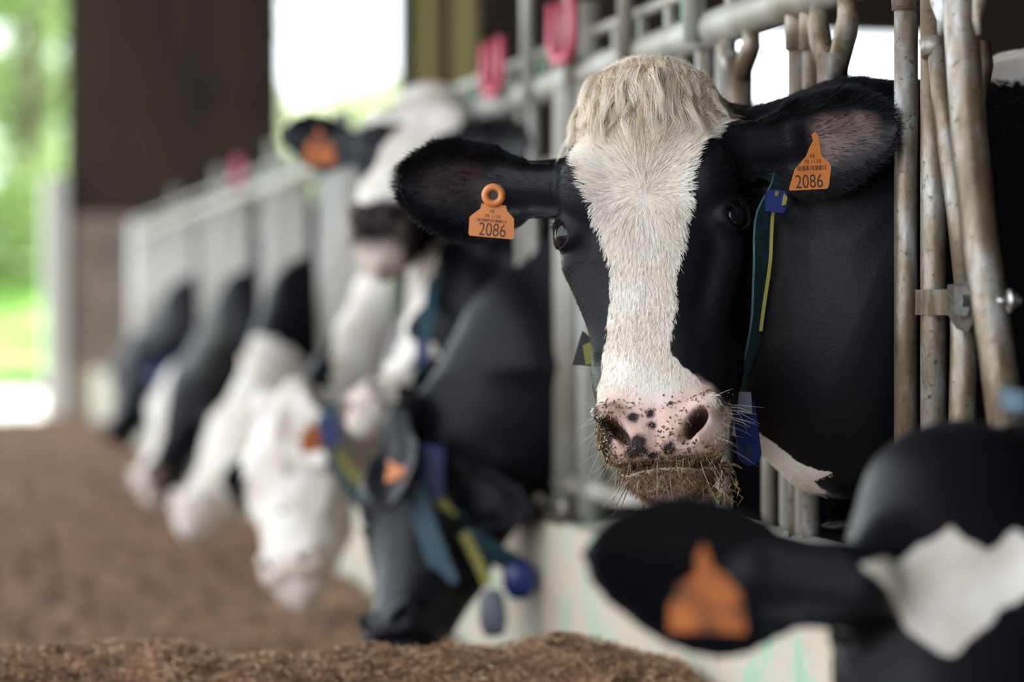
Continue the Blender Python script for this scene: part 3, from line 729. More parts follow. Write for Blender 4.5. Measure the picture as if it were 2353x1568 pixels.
def skE(P, q):
    z, x, y = q[:, 2], q[:, 0], q[:, 1]
    dk = np.clip(1.35-np.sqrt((x/.066)**2+((z+.275)/.058)**2), 0, 1)*(y < .06)
    pk = np.clip((-.20-z)*30, 0, 1)*.35*(y < .08)*(np.abs(x) < .06)
    return np.stack([pk, np.clip(dk*2, 0, 1)], 1)
make_cow(cowE, 'cow with raised head and white blaze, dark nose pointing up, behind the eating row', whE, skE)
def whG(P, q):
    w = np.where(onhead(q, .37) & (q[:, 2] < .22), 1.0, 0.0)
    sp = soft(pnoise(P, 22, 33)-.66, 10)*(q[:, 2] > -.2)
    ear = np.abs(q[:, 0]) > .125; w = np.where(ear, .9, w)
    st = xz([(700,740),(770,590),(800,600),(735,735),(690,800)], cowG.by-.12)
    for a_ in ((652,1075,.022),(708,1112,.018),(760,1170,.018),(648,1160,.022),(655,1310,.012)): w = w-.45*blob(P, *a_)
    return np.maximum(np.clip(w-sp*.4, 0, 1), soft(polyd(st, P[:, 0], P[:, 2]), 40)*(~onhead(q, .3)))
make_cow(cowG, 'cow with an all white freckled face eating beside the all black cow', whG, face_skin(cowG, .3))
pH = lp(cowH, [(545,1060),(610,1060),(620,1160),(565,1190),(535,1130)], 7.4)
make_cow(cowH, 'cow with white face and a black cheek patch, eating left of the freckled face', lambda P, q: np.clip(onhead(q, .38)-blob(P, 578, 1105, .075)-blob(P, 610, 1040, .05), 0, 1), face_skin(cowH, .2))
make_cow(cowI, 'cow with a white stripe down its face and black cheeks, second from the far end', lambda P, q: soft(.055-np.abs(q[:, 0]+.02)+.006*pnoise(P, 12, 3), 50)*onhead(q)*(q[:, 1] < .08), face_skin(cowI, .35))
make_cow(cowJ, 'all black cow eating at the far end of the fence', none)
for c in HERD[1:]: add_eyes(c, c.o)
# ------------------------------------------------------------------ upright bars everywhere a neck is not
gaps = [(c.by-.135, c.by+.135) for c in HERD if c is not fore]
nb = 0
for pxs in (1768, 1809, 1846):
    D, y = fl(pxs); MB().tube([(XF, y, .72), (XF, y, 1.0)], .0115, 12).build('upright_bar', M['palegalv'], fence)
for Y in np.arange(3.54, 13.6, .098):
    if any(g0 < Y < g1 for g0, g1 in gaps) or nb >= 96: continue
    nb += 1; MB().tube([(XF, Y, .72), (XF, Y, ZR-.01)], .0125, 10).build('upright_bar', M['palegalv'], fence)
# ------------------------------------------------------------------ tags and collars
M['orange'] = noisy('orange_tag', [(.48,.145,.030),(.58,.195,.048)], 30, .45)
M['dirtyshadedorange'] = noisy('dirty_shaded_orange_tag', [(.05,.018,.008),(.26,.075,.018),(.48,.14,.028)], 34, .6, stops=[.36,.46,.58])  # dirt blotches; the dark orange also serves as a painted shade tone
M['ink'] = mat('tag_ink', (.035,.018,.012), .6)[0]
M['teal'] = noisy('teal_webbing', [(.007,.035,.055),(.018,.075,.10)], 60, .7, bump=.3, bscale=300)
M['steelblue'] = noisy('pale_blue_webbing', [(.035,.075,.11),(.06,.11,.15)], 40, .7)
M['blueplastic'] = mat('blue_plastic', (.004,.014,.10), .35)[0]
M['yellow'] = mat('yellow_strap', (.20,.18,.03), .6)[0]
M['greyplastic'] = mat('grey_weight', (.12,.13,.17), .5)[0]
M['black'] = mat('black_rubber', (.012,.012,.012), .5)[0]
def text_mesh(txt, h, wsc=.8):
    cu = bpy.data.curves.new('lettering', 'FONT'); cu.body = txt; cu.size = 1.0; cu.align_x = 'CENTER'; cu.offset = -.004
    to = bpy.data.objects.new('lettering', cu); me = bpy.data.meshes.new_from_object(to); bpy.data.objects.remove(to)
    co = np.zeros(len(me.vertices)*3, f32); me.vertices.foreach_get('co', co); co = co.reshape(-1, 3)
    co[:, 1] -= co[:, 1].min(); k = h/co[:, 1].max(); co *= k; co[:, 0] *= wsc
    fs = [tuple(p.vertices) for p in me.polygons]; bpy.data.meshes.remove(me); return co, fs
def ear_tag(parent, px, py, D, ang, outline, texts, tilt=(0,0), ring=None, m='orange', bars=None, hole=None, parts=True):
    # outline in pixels about (px, py); 'ang' turns it in its own plane
    sc = D/F; c = at(px, py, D); ca, sa = math.cos(ang), math.sin(ang)
    n = unit(-FWD + RGT*tilt[0] + UPV*tilt[1]); ux = unit(RGT - n*(RGT@n)); uz = np.cross(ux, n)*-1; uz = uz if uz[2] > 0 else -uz
    ax, az = ux*ca + uz*sa, uz*ca - ux*sa
    t = MB().prism([(x*sc, -y*sc) for x, y in outline], c, ax, az, n, .0016).build('ear_tag', M[m], parent)
    if ring:
        rx, ry, r1, r2 = ring; cc = c + ax*rx*sc - az*ry*sc + n*.0016
        b = MB(); b.tube([cc+(ax*math.cos(a)+az*math.sin(a))*(r1+r2)/2*sc for a in np.linspace(0, 2*math.pi, 33)], (r1-r2)/2*sc, 10, False, flat=1); b.build('tag_button', M[m], t)
        b = MB(); b.prism([(r2*sc*math.cos(a), r2*sc*math.sin(a)) for a in np.linspace(0, 2*math.pi, 20, endpoint=False)], cc-n*.0005, ax, az, n, .002); b.build('button_hole', M['black'], t)
    for txt, x, y, h, ws in texts:
        co, fs = text_mesh(txt, h*sc, ws)
        V = [c + ax*(x*sc+q[0]) + az*(-y*sc+q[1]) + n*.00105 for q in co]
        b = MB(); b.add(V, fs, False); b.build('lettering', M['ink'], t)
    if bars:
        x0, x1, y0, y1 = bars; r = random.Random(3); b = MB(); x = x0
        while x < x1:
            w_ = r.choice((.9, 1.3, 2.0)); pts = [c + ax*(u*sc) + az*(-v*sc) + n*.00105 for u, v in ((x, y1), (x+w_, y1), (x+w_, y0), (x, y0))]
            b.add(pts, [(0,1,2,3)], False); x += w_ + r.choice((1.2, 1.8, 2.6))
        b.build('barcode', M['ink'], t)
    return t
ear_tag(hero.o, 1131, 510, 3.095, math.radians(-5),
        [(-28,-40),(28,-40),(32,-28),(49,-12),(50,-6),(53,32),(49,36),(-48,36),(-52,32),(-53,-6),(-48,-12),(-30,-28)],
        [('2086', 2, 33, 30, .74), ('FR', -2, -20, 8, .9), ('78 1130', 0, -9, 8, 1.0)], tilt=(-.05,-.05), ring=(-2,-61,28,10), bars=(-36,34,-6,1))
ear_tag(hero.o, 1861, 400, 2.99, math.radians(3),
        [(-49,36),(-50,31),(-34,-13),(-30,-17),(-6,-42),(2,-60),(12,-76),(9,-90),(17,-96),(24,-88),(26,-70),(27,-50),(30,-40),(47,-22),(50,-14),(43,28),(40,34),(36,36)],
        [('2086', -3, 32, 31, .74), ('FR', 8, -36, 9, .9), ('78 1130', 7, -24, 9, .95)], tilt=(.10,0), bars=(-30,38,-19,-8))
TG = [(-30,-42),(-8,-62),(-8,-80),(8,-80),(8,-62),(30,-42),(46,-20),(50,40),(-50,40),(-48,-20)]
def sized(k): return [(x*k, y*k) for x, y in TG]
ear_tag(fore.o, 1628, 1390, 1.985, -.04, [(-28,-70),(-32,-110),(-16,-140),(-4,-110),(10,-80),(40,-66),(70,-30),(84,20),(88,62),(-88,66),(-90,10),(-70,-40)], [], m='dirtyshadedorange')
ear_tag(cowE.o, 735, 352, 5.19, .05, sized(.72), [], m='dirtyshadedorange')  # darker orange stands in for the shade on this tag
ear_tag(cowC.o, 915, 1105, 4.50, .5, sized(.66), [], tilt=(-.5,.1))
ear_tag(cowG.o, 718, 1015, 5.40, .15, sized(.62), [], tilt=(.6,0))
def strap(pts, w, th, m, parent, name='collar', side=None, smooth=5):
    P_ = [at(*p) for p in pts]; Q_ = []
    n = len(P_)
    for i in range(n-1):
        p0, p1, p2, p3 = P_[max(i-1,0)], P_[i], P_[i+1], P_[min(i+2,n-1)]
        for k in range(smooth):
            t = k/smooth; Q_.append(.5*((2*p1)+(-p0+p2)*t+(2*p0-5*p1+4*p2-p3)*t*t+(-p0+3*p1-3*p2+p3)*t**3))
    Q_.append(P_[-1])
    if side is None: side = FWD
    if isinstance(side, tuple): sd = [side[0]*(1-i/(len(Q_)-1)) + side[1]*i/(len(Q_)-1) for i in range(len(Q_))]
    else: sd = side
    return MB().ribbon(Q_, sd, w, th).build(name, m, parent)
# the loose collar of the blazed cow
col = strap([(1400,250,3.52),(1600,235,3.46),(1770,300,3.30),(1805,400,3.10),(1756,500,3.055),(1748,620,3.05),(1740,740,3.07),(1716,850,3.10),(1698,905,3.12)], .036, .003, M['teal'], hero.o,
      side=(RGT*.9+FWD*.5, RGT*.35+FWD))
strap([(1698,905,3.12),(1668,1010,3.20),(1600,1120,3.24),(1505,1160,3.26),(1440,1060,3.30),(1420,900,3.36),(1400,640,3.44),(1390,420,3.50),(1400,250,3.52)], .038, .003, M['teal'], hero.o, side=(RGT*.35+FWD, FWD))
strap([(1786,440,3.02),(1775,500,3.035),(1770,600,3.03),(1756,700,3.04),(1748,760,3.05)], .004, .004, M['yellow'], col, 'yellow_edging', side=RGT)
b = MB(); c = at(1779, 460, 3.03)
b.prism([(-.012,-.014),(.010,-.017),(.017,-.006),(.014,.010),(.004,.013),(-.010,.011)], c, RGT, UPV, FWD, .018)
o = b.build('buckle', M['blueplastic'], col)
b = MB(); b.prism([(-.002,-.008),(.003,-.007),(.005,.002),(.001,.007)], at(1800, 458, 3.015), RGT, UPV, FWD, .006); b.build('buckle', M['yellow'], col)
c = at(1712, 985, 3.06); dx_ = unit(RGT*.97+FWD*.15)
ol = []
for a in np.linspace(0, math.pi, 13): ol.append((.0145*math.cos(a), .030+.010*math.sin(a)))
for a in np.linspace(math.pi, 2*math.pi, 13): ol.append((.0155*math.cos(a)+.004, -.030+.017*math.sin(a)))
tg = MB().prism([(x_-.10*z_*0-.06*z_*.9, z_) for x_, z_ in ol], c, dx_, UPV, FWD, .006).build('collar_tag', M['blueplastic'], hero.o)
MB().prism([(-.011,.020),(.009,.018),(.007,.046),(-.009,.047)], c-FWD*.005, dx_, UPV, FWD, .007).build('tag_clip', M['greyplastic'], tg)
MB().prism([(.0035*math.cos(a)+.004, -.030+.008*math.sin(a)) for a in np.linspace(0, 2*math.pi, 16, endpoint=False)], c-FWD*.0032, dx_, UPV, FWD, .0006).build('tag_slot', M['black'], tg)
MB().prism([(.0,.030),(.012,.020),(.020,-.018),(-.001,-.016),(-.014,-.016)], at(1338, 812, 3.20), RGT, UPV, FWD, .010).build('collar_end', M['black'], hero.o)
MB().prism([(-.004,.012),(.010,.018),(.014,-.012),(.0,-.013)], at(1346, 815, 3.185), RGT, UPV, FWD, .008).build('collar_end', M['yellow'], hero.o)
# collar of the all black cow
k = strap([(948,1118,4.50),(985,1230,4.49),(1030,1345,4.50)], .042, .004, M['steelblue'], cowC.o, side=RGT)
k = strap([(975,1050,4.60),(1010,1150,4.56),(1080,1235,4.56),(1170,1290,4.60),(1235,1330,4.66),(1300,1300,4.86)], .040, .004, M['teal'], cowC.o, side=UPV+RGT*.6)
strap([(985,1110,4.54),(1020,1160,4.54),(1042,1190,4.54)], .018, .004, M['yellow'], k, 'yellow_patch', side=UPV+RGT*.6)
strap([(1065,1225,4.54),(1095,1285,4.53),(1122,1345,4.52)], .020, .004, M['yellow'], cowC.o, 'yellow_strap', side=RGT)
MB().tube([at(1128,1355,4.52), at(1130,1375,4.52), at(1134,1430,4.52), at(1136,1462,4.52)], [.012,.024,.027,.018], 14, flat=.6).build('collar_weight', M['greyplastic'], cowC.o)
MB().tube([at(1192,1290,4.55), at(1194,1310,4.55), at(1194,1350,4.55), at(1194,1378,4.55)], [.014,.032,.032,.016], 18, flat=.35, up=RGT).build('collar_tag', M['blueplastic'], cowC.o)
MB().prism([(-.030,-.05),(.030,-.05),(.030,.045),(-.020,.055)], at(983,1085,4.55), RGT, UPV, FWD, .03).build('buckle', M['blueplastic'], cowC.o)
# collars farther along
k = strap([(760,930,5.62),(745,985,5.50),(780,1065,5.46),(838,1160,5.50)], .042, .004, M['teal'], cowG.o, side=RGT+UPV*.3)
strap([(768,1030,5.44),(800,1080,5.44),(828,1115,5.44)], .020, .004, M['yellow'], k, 'yellow_patch', side=RGT+UPV*.3)
MB().prism([(-.022,-.035),(.022,-.035),(.022,.030),(-.018,.035)], at(758,988,5.42), RGT, UPV, FWD, .03).build('buckle', M['blueplastic'], cowG.o)
strap([(995,640,5.05),(985,720,4.98),(972,790,4.95),(968,850,4.97)], .024, .004, M['teal'], cowD.o, side=RGT)
MB().prism([(-.012,-.03),(.012,-.03),(.014,.02),(-.010,.03)], at(970,805,4.92), RGT, UPV, FWD, .012).build('collar_tag', M['blueplastic'], cowD.o)
strap([(595,880,7.35),(625,905,7.30),(640,960,7.35)], .035, .004, M['yellow'], cowH.o, side=RGT+UPV)
strap([(420,800,8.9),(375,835,8.75),(340,875,8.75)], .055, .005, M['blueplastic'], cowI.o, side=UPV)
strap([(2305,915,2.20),(2360,925,2.17),(2440,930,2.2)], .018, .004, M['steelblue'], fore.o, side=UPV)
# ------------------------------------------------------------------ coat hair
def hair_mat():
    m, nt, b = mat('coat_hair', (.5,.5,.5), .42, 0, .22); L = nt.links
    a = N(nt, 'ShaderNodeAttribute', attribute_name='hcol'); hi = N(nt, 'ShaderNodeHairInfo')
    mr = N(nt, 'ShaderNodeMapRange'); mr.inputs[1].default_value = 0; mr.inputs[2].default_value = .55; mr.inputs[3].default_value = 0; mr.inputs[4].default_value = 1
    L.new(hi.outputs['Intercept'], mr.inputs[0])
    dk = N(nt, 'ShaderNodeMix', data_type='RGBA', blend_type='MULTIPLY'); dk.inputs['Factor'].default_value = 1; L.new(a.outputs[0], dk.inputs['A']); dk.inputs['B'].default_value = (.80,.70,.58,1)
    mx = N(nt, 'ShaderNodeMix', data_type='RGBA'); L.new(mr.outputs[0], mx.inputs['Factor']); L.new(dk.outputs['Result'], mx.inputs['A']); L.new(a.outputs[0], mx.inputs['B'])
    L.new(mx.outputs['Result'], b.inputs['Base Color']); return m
M['hair'] = hair_mat()
def make_curves(name, P, rad, col, parent, matl=None):
    n, k, _ = P.shape; hc = bpy.data.hair_curves.new(name); hc.add_curves([k]*n)
    hc.position_data.foreach_set('vector', P.astype(f32).ravel())
    a = hc.attributes.get('radius') or hc.attributes.new('radius', 'FLOAT', 'POINT')
    r = np.asarray(rad)[:, None]*np.array([1, .95, .85, .65, .42, .25, .15, .1, .08, .06][:k])[None] if k <= 10 else None
    a.data.foreach_set('value', r.astype(f32).ravel())
    c = hc.attributes.new('hcol', 'FLOAT_COLOR', 'CURVE'); cc = np.ones((n, 4), f32); cc[:, :3] = col; c.data.foreach_set('color', cc.ravel())
    return link(name, hc, matl or M['hair'], parent)
def scatter(c, n, sel, seed):
    rs = np.random.RandomState(seed); V = c.V; T = np.concatenate([c.Q[:, [0,1,2]], c.Q[:, [0,2,3]]]); A, B, D_ = V[T[:, 0]], V[T[:, 1]], V[T[:, 2]]
    nn = np.cross(B-A, D_-A); ar = np.linalg.norm(nn, axis=1)/2; w_ = ar*sel((A+B+D_)/3, loc(c, ((A+B+D_)/3).astype(f32)))
    # shaded normals from vertex averages
    vn = np.zeros_like(V)
    for i in range(3): np.add.at(vn, T[:, i], nn)
    vn /= np.linalg.norm(vn, axis=1)[:, None]+1e-12
    ix = rs.choice(len(T), n, p=w_/w_.sum()); r1 = np.sqrt(rs.rand(n)); r2 = rs.rand(n); a, b, d = 1-r1, r1*(1-r2), r1*r2
    P = A[ix]*a[:, None]+B[ix]*b[:, None]+D_[ix]*d[:, None]; Nn = vn[T[ix, 0]]*a[:, None]+vn[T[ix, 1]]*b[:, None]+vn[T[ix, 2]]*d[:, None]
    return P, Nn/np.linalg.norm(Nn, axis=1)[:, None], rs
WX, WZ = pq(1475, 445)
def flow(q, n):
    x, y, z = q[:, 0]-WX, q[:, 1], q[:, 2]-WZ
    r = np.sqrt(x*x+z*z)+1e-5; k = np.exp(-r/.05)
    down = np.stack([np.clip(x/.10, -1, 1)*.45, .25+0*x, -1+0*x], 1)
    rad = np.stack([x/r, .2+0*x, z/r], 1)
    up = np.stack([x/r*1.3, .1+0*x, z/r*.8], 1)
    d = np.where((z > 0)[:, None], up, down*(1-k)[:, None]+rad*k[:, None])
    # far out on the cheeks the hair lies back and down
    s_ = np.clip((np.abs(x)-.085)/.03, 0, 1)[:, None]
    d = d*(1-s_) + s_*np.stack([np.sign(x)*.1, .6+0*x, -.9+0*x], 1)
    for e in hero.ears:
        ue = e[1]; inE = (np.sign(q[:, 0]) == np.sign(e[0][0])) & (np.abs(q[:, 0]) > .135) & (y < .33)
        h = ((q-e[0]) @ e[2]); d = np.where(inE[:, None], ue[None]+e[2][None]*np.clip(h/.05, -1, 1)[:, None]*.8, d)
    nk = np.linalg.norm(q-np.array([0,.05,-.05]), axis=1) > .37
    bodyflow = np.stack([.9+0*x, .2+0*x, -.7+0*x], 1)
    nk &= ~((np.abs(q[:, 0]) > .135) & (y < .30) & (q[:, 2] > -.1) & (np.abs(q[:, 0]) < .34))
    return np.where(nk[:, None], bodyflow, d)
def coat(c, n, sel, seed, L0, rad, name, lift=.30, wob=.16, K=5, clump=.006, cl=.5, colf=None):
    P, Nn, rs = scatter(c, n, sel, seed); q = loc(c, P.astype(f32)).astype(float); nl = Nn @ c.R.T
    d = flow(q, nl); d = d - nl*np.sum(d*nl, 1)[:, None]; d /= np.linalg.norm(d, axis=1)[:, None]+1e-9
    rw = np.hypot(q[:, 0]-WX, q[:, 2]-WZ); d = d + (1.4*np.exp(-rw/.007)*(q[:, 1] < .1))[:, None]*rs.normal(0, 1, (n, 3))
    tw = wob*2.2*np.stack([pnoise(q, 14, 41), pnoise(q, 14, 42), pnoise(q, 14, 43)], 1) + rs.normal(0, wob*.5, (n, 3))
    d = d+tw; d = d - nl*np.sum(d*nl, 1)[:, None]*.8; d /= np.linalg.norm(d, axis=1)[:, None]
    L_ = L0(q)*rs.uniform(.7, 1.15, n); li = lift*rs.uniform(.6, 1.4, n)
    s = np.linspace(0, 1, K)[None, :, None]; Ld = L_[:, None, None]
    X = q[:, None, :] + Ld*(s*d[:, None, :]*(.9) + nl[:, None, :]*li[:, None, None]*(s-.55*s*s)) - nl[:, None, :]*.0012
    X = X + Ld*.10*s*s*rs.normal(0, 1, (n, 1, 3))
    key = np.floor((q+.25*clump*rs.normal(0,1,(n,3)))/clump).astype(int); _, inv = np.unique(key, axis=0, return_inverse=True); inv = inv.ravel(); ct = np.bincount(inv)
    tip = np.stack([np.bincount(inv, X[:, -1, i])/ct for i in range(3)], 1)[inv]
    X = X + (tip-X[:, -1])[:, None, :]*cl*(s**1.5)
    W_ = wor(c, X)
    return make_curves(name, W_, rad*rs.uniform(.8, 1.25, n), colf(P, q, rs, n), c.o)
def bare(P, q): return hero_skin(P, q)
def headsel(P, q): return (np.linalg.norm(q-np.array([0,.05,-.05]), axis=1) < .37) | ((np.abs(q[:, 0]) > .1) & (np.abs(q[:, 0]) < .35) & (q[:, 2] > -.12) & (q[:, 1] < .3))
def eyefree(q):
    k = np.ones(len(q))
    for s_ in (-1, 1): k *= np.clip((np.linalg.norm(q-(EYE+GAZE*.012)*np.array([s_,1,1]), axis=1)-.021)*200, 0, 1)
    return k
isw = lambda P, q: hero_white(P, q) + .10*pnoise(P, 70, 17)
def sel_w(P, q):
    b_ = bare(P, q); return headsel(P, q)*(isw(P, q) > .5)*np.clip(1-b_[:, 0]*.93, .0, 1)*np.clip(1-b_[:, 1], 0, 1)*eyefree(q)*(q[:, 2] < .30)
def sel_b(P, q):
    b_ = bare(P, q); return headsel(P, q)*(isw(P, q) <= .5)*np.clip(1-b_[:, 0]*.9, .0, 1)*np.clip(1-b_[:, 1]*.9, .1, 1)*eyefree(q)
def len_w(q): return np.interp(q[:, 2], [-.34,-.22,-.10,.02,.10,.20], [.006,.009,.012,.016,.022,.030])
def len_b(q): return np.interp(q[:, 2], [-.34,-.22,-.10,.02,.10,.20], [.006,.008,.009,.011,.014,.022])*np.where(np.abs(q[:, 0]) > .15, 1.1, 1)
def col_w(P, q, rs, n):
    t = np.clip(.5+.8*pnoise(q, 11, 51)+rs.normal(0, .35, n), 0, 1)[:, None]; up = np.clip((q[:, 2]-.06)/.12, 0, 1)[:, None]
    a = np.array([.80,.72,.62])*(1-up)+np.array([.72,.58,.43])*up; b_ = np.array([.90,.87,.82])*(1-up)+np.array([.93,.86,.75])*up
    c_ = a*(1-t)+b_*t; dk = (rs.rand(n) < .05+.05*(q[:, 2] < -.05))[:, None]
    return np.where(dk, c_*np.array([.45,.36,.28]), c_)
def col_b(P, q, rs, n): return np.array([.0050,.0055,.0080])*rs.uniform(.5, 1.7, (n, 1))
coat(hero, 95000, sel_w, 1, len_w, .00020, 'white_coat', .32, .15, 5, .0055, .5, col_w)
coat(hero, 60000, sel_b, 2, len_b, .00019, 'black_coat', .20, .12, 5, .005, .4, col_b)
def sel_rim(P, q):
    k = np.zeros(len(q))
    for e in hero.ears:
        b_, u, v, w, Ln = e; d = q-b_; eu = d@u/Ln; ev = d@v; h = np.where(ev > 0, lut(EARU, eu), lut(EARD, eu))*Ln/.2
        k = np.maximum(k, (eu > .12)*(eu < 1.03)*(np.abs(d@w) < .06)*np.clip((np.abs(ev)/np.maximum(h, .004)-.60)*5, .04, 1)*(np.sign(q[:, 0]) == np.sign(b_[0]))*(np.abs(f_ear(q.astype(f32), e)) < .004))
    return k*(np.abs(q[:, 0]) > .135)
coat(hero, 15000, sel_rim, 14, lambda q: .020+0*q[:, 0], .00022, 'ear_fringe', .45, .22, 5, .006, .5, col_b)
def sel_n(P, q): return (~headsel(P, q))*(P[:, 0] < XF+.9)*(P[:, 2] > .7)*(P[:, 1] < 3.15)
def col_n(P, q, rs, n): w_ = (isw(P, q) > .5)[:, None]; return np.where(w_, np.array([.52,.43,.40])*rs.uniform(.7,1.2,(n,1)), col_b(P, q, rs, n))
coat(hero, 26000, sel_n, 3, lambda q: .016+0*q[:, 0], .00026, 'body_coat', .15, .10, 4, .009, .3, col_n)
# the long forelock on the poll
def forelock(c, n, seed, name, colf, sel, L0=.085):
    P, Nn, rs = scatter(c, n, sel, seed); q = loc(c, P.astype(f32)).astype(float); nl = Nn @ c.R.T; K = 9
    cen = np.clip(1-np.abs(q[:, 0]+.01)/.12, 0, 1); L_ = L0*rs.uniform(.4, 1.1, n)*(.5+.6*cen)*np.clip(.9+.6*pnoise(q, 14, 61), .45, 1.4)
    d = nl*.16 + np.stack([q[:, 0]*3.0, -.70+0*q[:, 0], -.05+0*q[:, 0]], 1) + rs.normal(0, .10, (n, 3)) + .40*np.stack([pnoise(q, 18, 62), 0*q[:, 0], pnoise(q, 18, 64)], 1)
    d /= np.linalg.norm(d, axis=1)[:, None]; X = [q.copy()]; p = q.copy(); sw = np.stack([pnoise(q, 24, 67), .3*pnoise(q, 24, 69), 0*L_], 1)
    for k in range(K-1):
        p = p + d*(L_/(K-1))[:, None]
        h = f_head(p.astype(f32), False); push = np.clip(.003-h, 0, .02); p[:, 1] -= push*.8; p[:, 2] += push*.3*(p[:, 2] > .15)
        d = d + np.array([0,-.06,-.60]) + .50*sw*math.sin(k*.8+.4) + rs.normal(0, .03, (n, 3)); d /= np.linalg.norm(d, axis=1)[:, None]
        X.append(p.copy())
    X = np.stack(X, 1); key = np.floor((q+.0015*rs.normal(0,1,q.shape))/np.array([.012,.02,.02])).astype(int); _, inv = np.unique(key, axis=0, return_inverse=True); inv = inv.ravel(); ct = np.bincount(inv)
    rc = np.random.RandomState(77); off = rc.normal(0, 1, (len(ct), 3))*np.array([.008,.003,.006]); lf = rc.uniform(.50, 1.12, len(ct)); X = q[:, None]+(X-q[:, None])*lf[inv][:, None, None]
    for k in range(1, K): X[:, k] += off[inv]*(k/(K-1))**1.4
    for k in range(1, K):
        m_ = np.stack([np.bincount(inv, X[:, k, i])/ct for i in range(3)], 1)[inv]; X[:, k] += (m_-X[:, k])*.66*(k/(K-1))**.9
    return make_curves(name, wor(c, X), .00026*rs.uniform(.8, 1.3, n), colf(P, q, rs, n), c.o)
def col_f(P, q, rs, n):
    t = np.clip(.62+.75*pnoise(q, 26, 66)+rs.normal(0, .28, n), 0, 1)[:, None]; return np.array([.66,.52,.36])*(1-t)+np.array([.95,.90,.81])*t
forelock(hero, 16000, 5, 'forelock', col_f, lambda P, q: (q[:, 2] > .125+.35*np.abs(q[:, 0])*0)*(q[:, 1] < .12)*(np.abs(q[:, 0]) < .095)*np.clip((q[:, 2]-.115)*14, 0, 1)*headsel(P, q))
forelock(hero, 2500, 6, 'dark_poll_hair', col_b, lambda P, q: (q[:, 2] > .11)*(q[:, 1] > .09)*(q[:, 1] < .17)*(np.abs(q[:, 0]) < .12)*(np.abs(q[:, 0]) > .03)*headsel(P, q), .045)
# whiskers and lashes
def bristles(n, sel, seed, L0, rad, colr, name, spread=.5, bend=.5):
    P, Nn, rs = scatter(hero, n, sel, seed); q = loc(hero, P.astype(f32)).astype(float); nl = Nn @ hero.R.T; K = 6
    L_ = L0*rs.uniform(.4, 1.2, n); d = nl + rs.normal(0, spread*.4, (n, 3)) + np.array([0,-.1,-.25]); d /= np.linalg.norm(d, axis=1)[:, None]
    s = np.linspace(0, 1, K)[None, :, None]; X = q[:, None]+L_[:, None, None]*(s*d[:, None]+s*s*bend*np.concatenate([rs.normal(0, .3, (n, 1, 2)), -np.abs(rs.normal(0, .5, (n, 1, 1)))], 2))
    return make_curves(name, wor(hero, X), rad*np.ones(n), np.array(colr)*rs.uniform(.6, 1.1, (n, 1)), hero.o)
bristles(190, lambda P, q: (q[:, 2] < -.235)*(q[:, 1] < .10)*((q[:, 2] < -.30) | (np.abs(q[:, 0]) > .068))*headsel(P, q), 9, .038, .00014, (.85,.80,.70), 'whiskers')
bristles(5000, lambda P, q: (q[:, 2] < -.312)*(q[:, 1] < .13)*headsel(P, q), 10, .0075, .00020, (.24,.145,.08), 'chin_hair', .8)
bristles(500, lambda P, q: (q[:, 2] < -.29)*(q[:, 2] > -.318)*(q[:, 1] < .05)*headsel(P, q), 12, .008, .00018, (.45,.33,.2), 'lip_hair', .8)
def lash(P, q):
    k = np.zeros(len(q))
    for s_ in (-1, 1):
        e = q-(EYE+GAZE*.012)*np.array([s_,1,1]); r = np.linalg.norm(e, axis=1); k += (r > .014)*(r < .024)*(e[:, 2] > .006)
    return k+1e-12
bristles(180, lash, 11, .020, .00022, (.01,.01,.012), 'eyelashes', .3, .6)
# feed stuck to the muzzle and hanging from the mouth
def crumbs(c, n, sel, seed, L0=(.0015,.006), lift=.0012):
    P, Nn, rs = scatter(c, n, sel, seed); t = rs.normal(0, 1, (n, 3)); t = t-Nn*np.sum(t*Nn, 1)[:, None]*.8; t /= np.linalg.norm(t, axis=1)[:, None]; s_ = np.cross(t, Nn); s_ /= np.linalg.norm(s_, axis=1)[:, None]
    L_ = rs.uniform(*L0, n)[:, None]; w_ = rs.uniform(.0003, .0011, n)[:, None]; P = P+Nn*lift
    V = np.stack([P-t*L_-s_*w_, P-t*L_+s_*w_, P-t*L_+Nn*w_, P+t*L_-s_*w_, P+t*L_+s_*w_, P+t*L_+Nn*w_], 1).reshape(-1, 3)
    o6 = (np.arange(n)*6)[:, None]; Q = np.concatenate([o6+np.array([[0,1,4,3]]), o6+np.array([[1,2,5,4]]), o6+np.array([[2,0,3,5]])])
    return V, Q
M['crumb'] = noisy('wet_feed', [(.03,.018,.008),(.16,.10,.04),(.50,.36,.17)], 160, .6, stops=[.38,.5,.66])
z1 = lambda P, q: (q[:, 1] < .05)*headsel(P, q)*(np.clip((-.285-q[:, 2])*40, 0, 1)*(q[:, 2] > -.345) + 1.6*np.clip(1.2-np.hypot((q[:, 0]-pq(1392,1030)[0])/.028, (q[:, 2]-pq(1392,1030)[1])/.045), 0, 1) + .7*np.clip(1-np.hypot((q[:, 0]-pq(1560,1015)[0])/.03, (q[:, 2]-pq(1560,1015)[1])/.03), 0, 1) + .25*np.clip(1-np.abs(q[:, 2]-pq(1500,945)[1])/.02, 0, 1))
V_, Q_ = crumbs(hero, 3200, z1, 21, (.0005,.0024)); me = mesh_np('feed_crumbs', V_, Q_)
o = link('feed_crumbs', me, M['crumb'], hero.o); o['kind'] = 'stuff'
rs = np.random.RandomState(4); b = MB()
for k in range(34):
    x0 = rs.uniform(-30, 34); y0 = rs.uniform(1060, 1130); p = at(1650+x0, y0, 3.02+rs.uniform(-.02, .03)); q_ = p+RGT*rs.normal(0, .006)+UPV*(-rs.uniform(.006, .026)); m_ = (p+q_)/2+RGT*rs.normal(0, .005)+FWD*rs.normal(0, .003)
    b.tube([p, m_, q_], [.0006, .0012, .0004], 5)
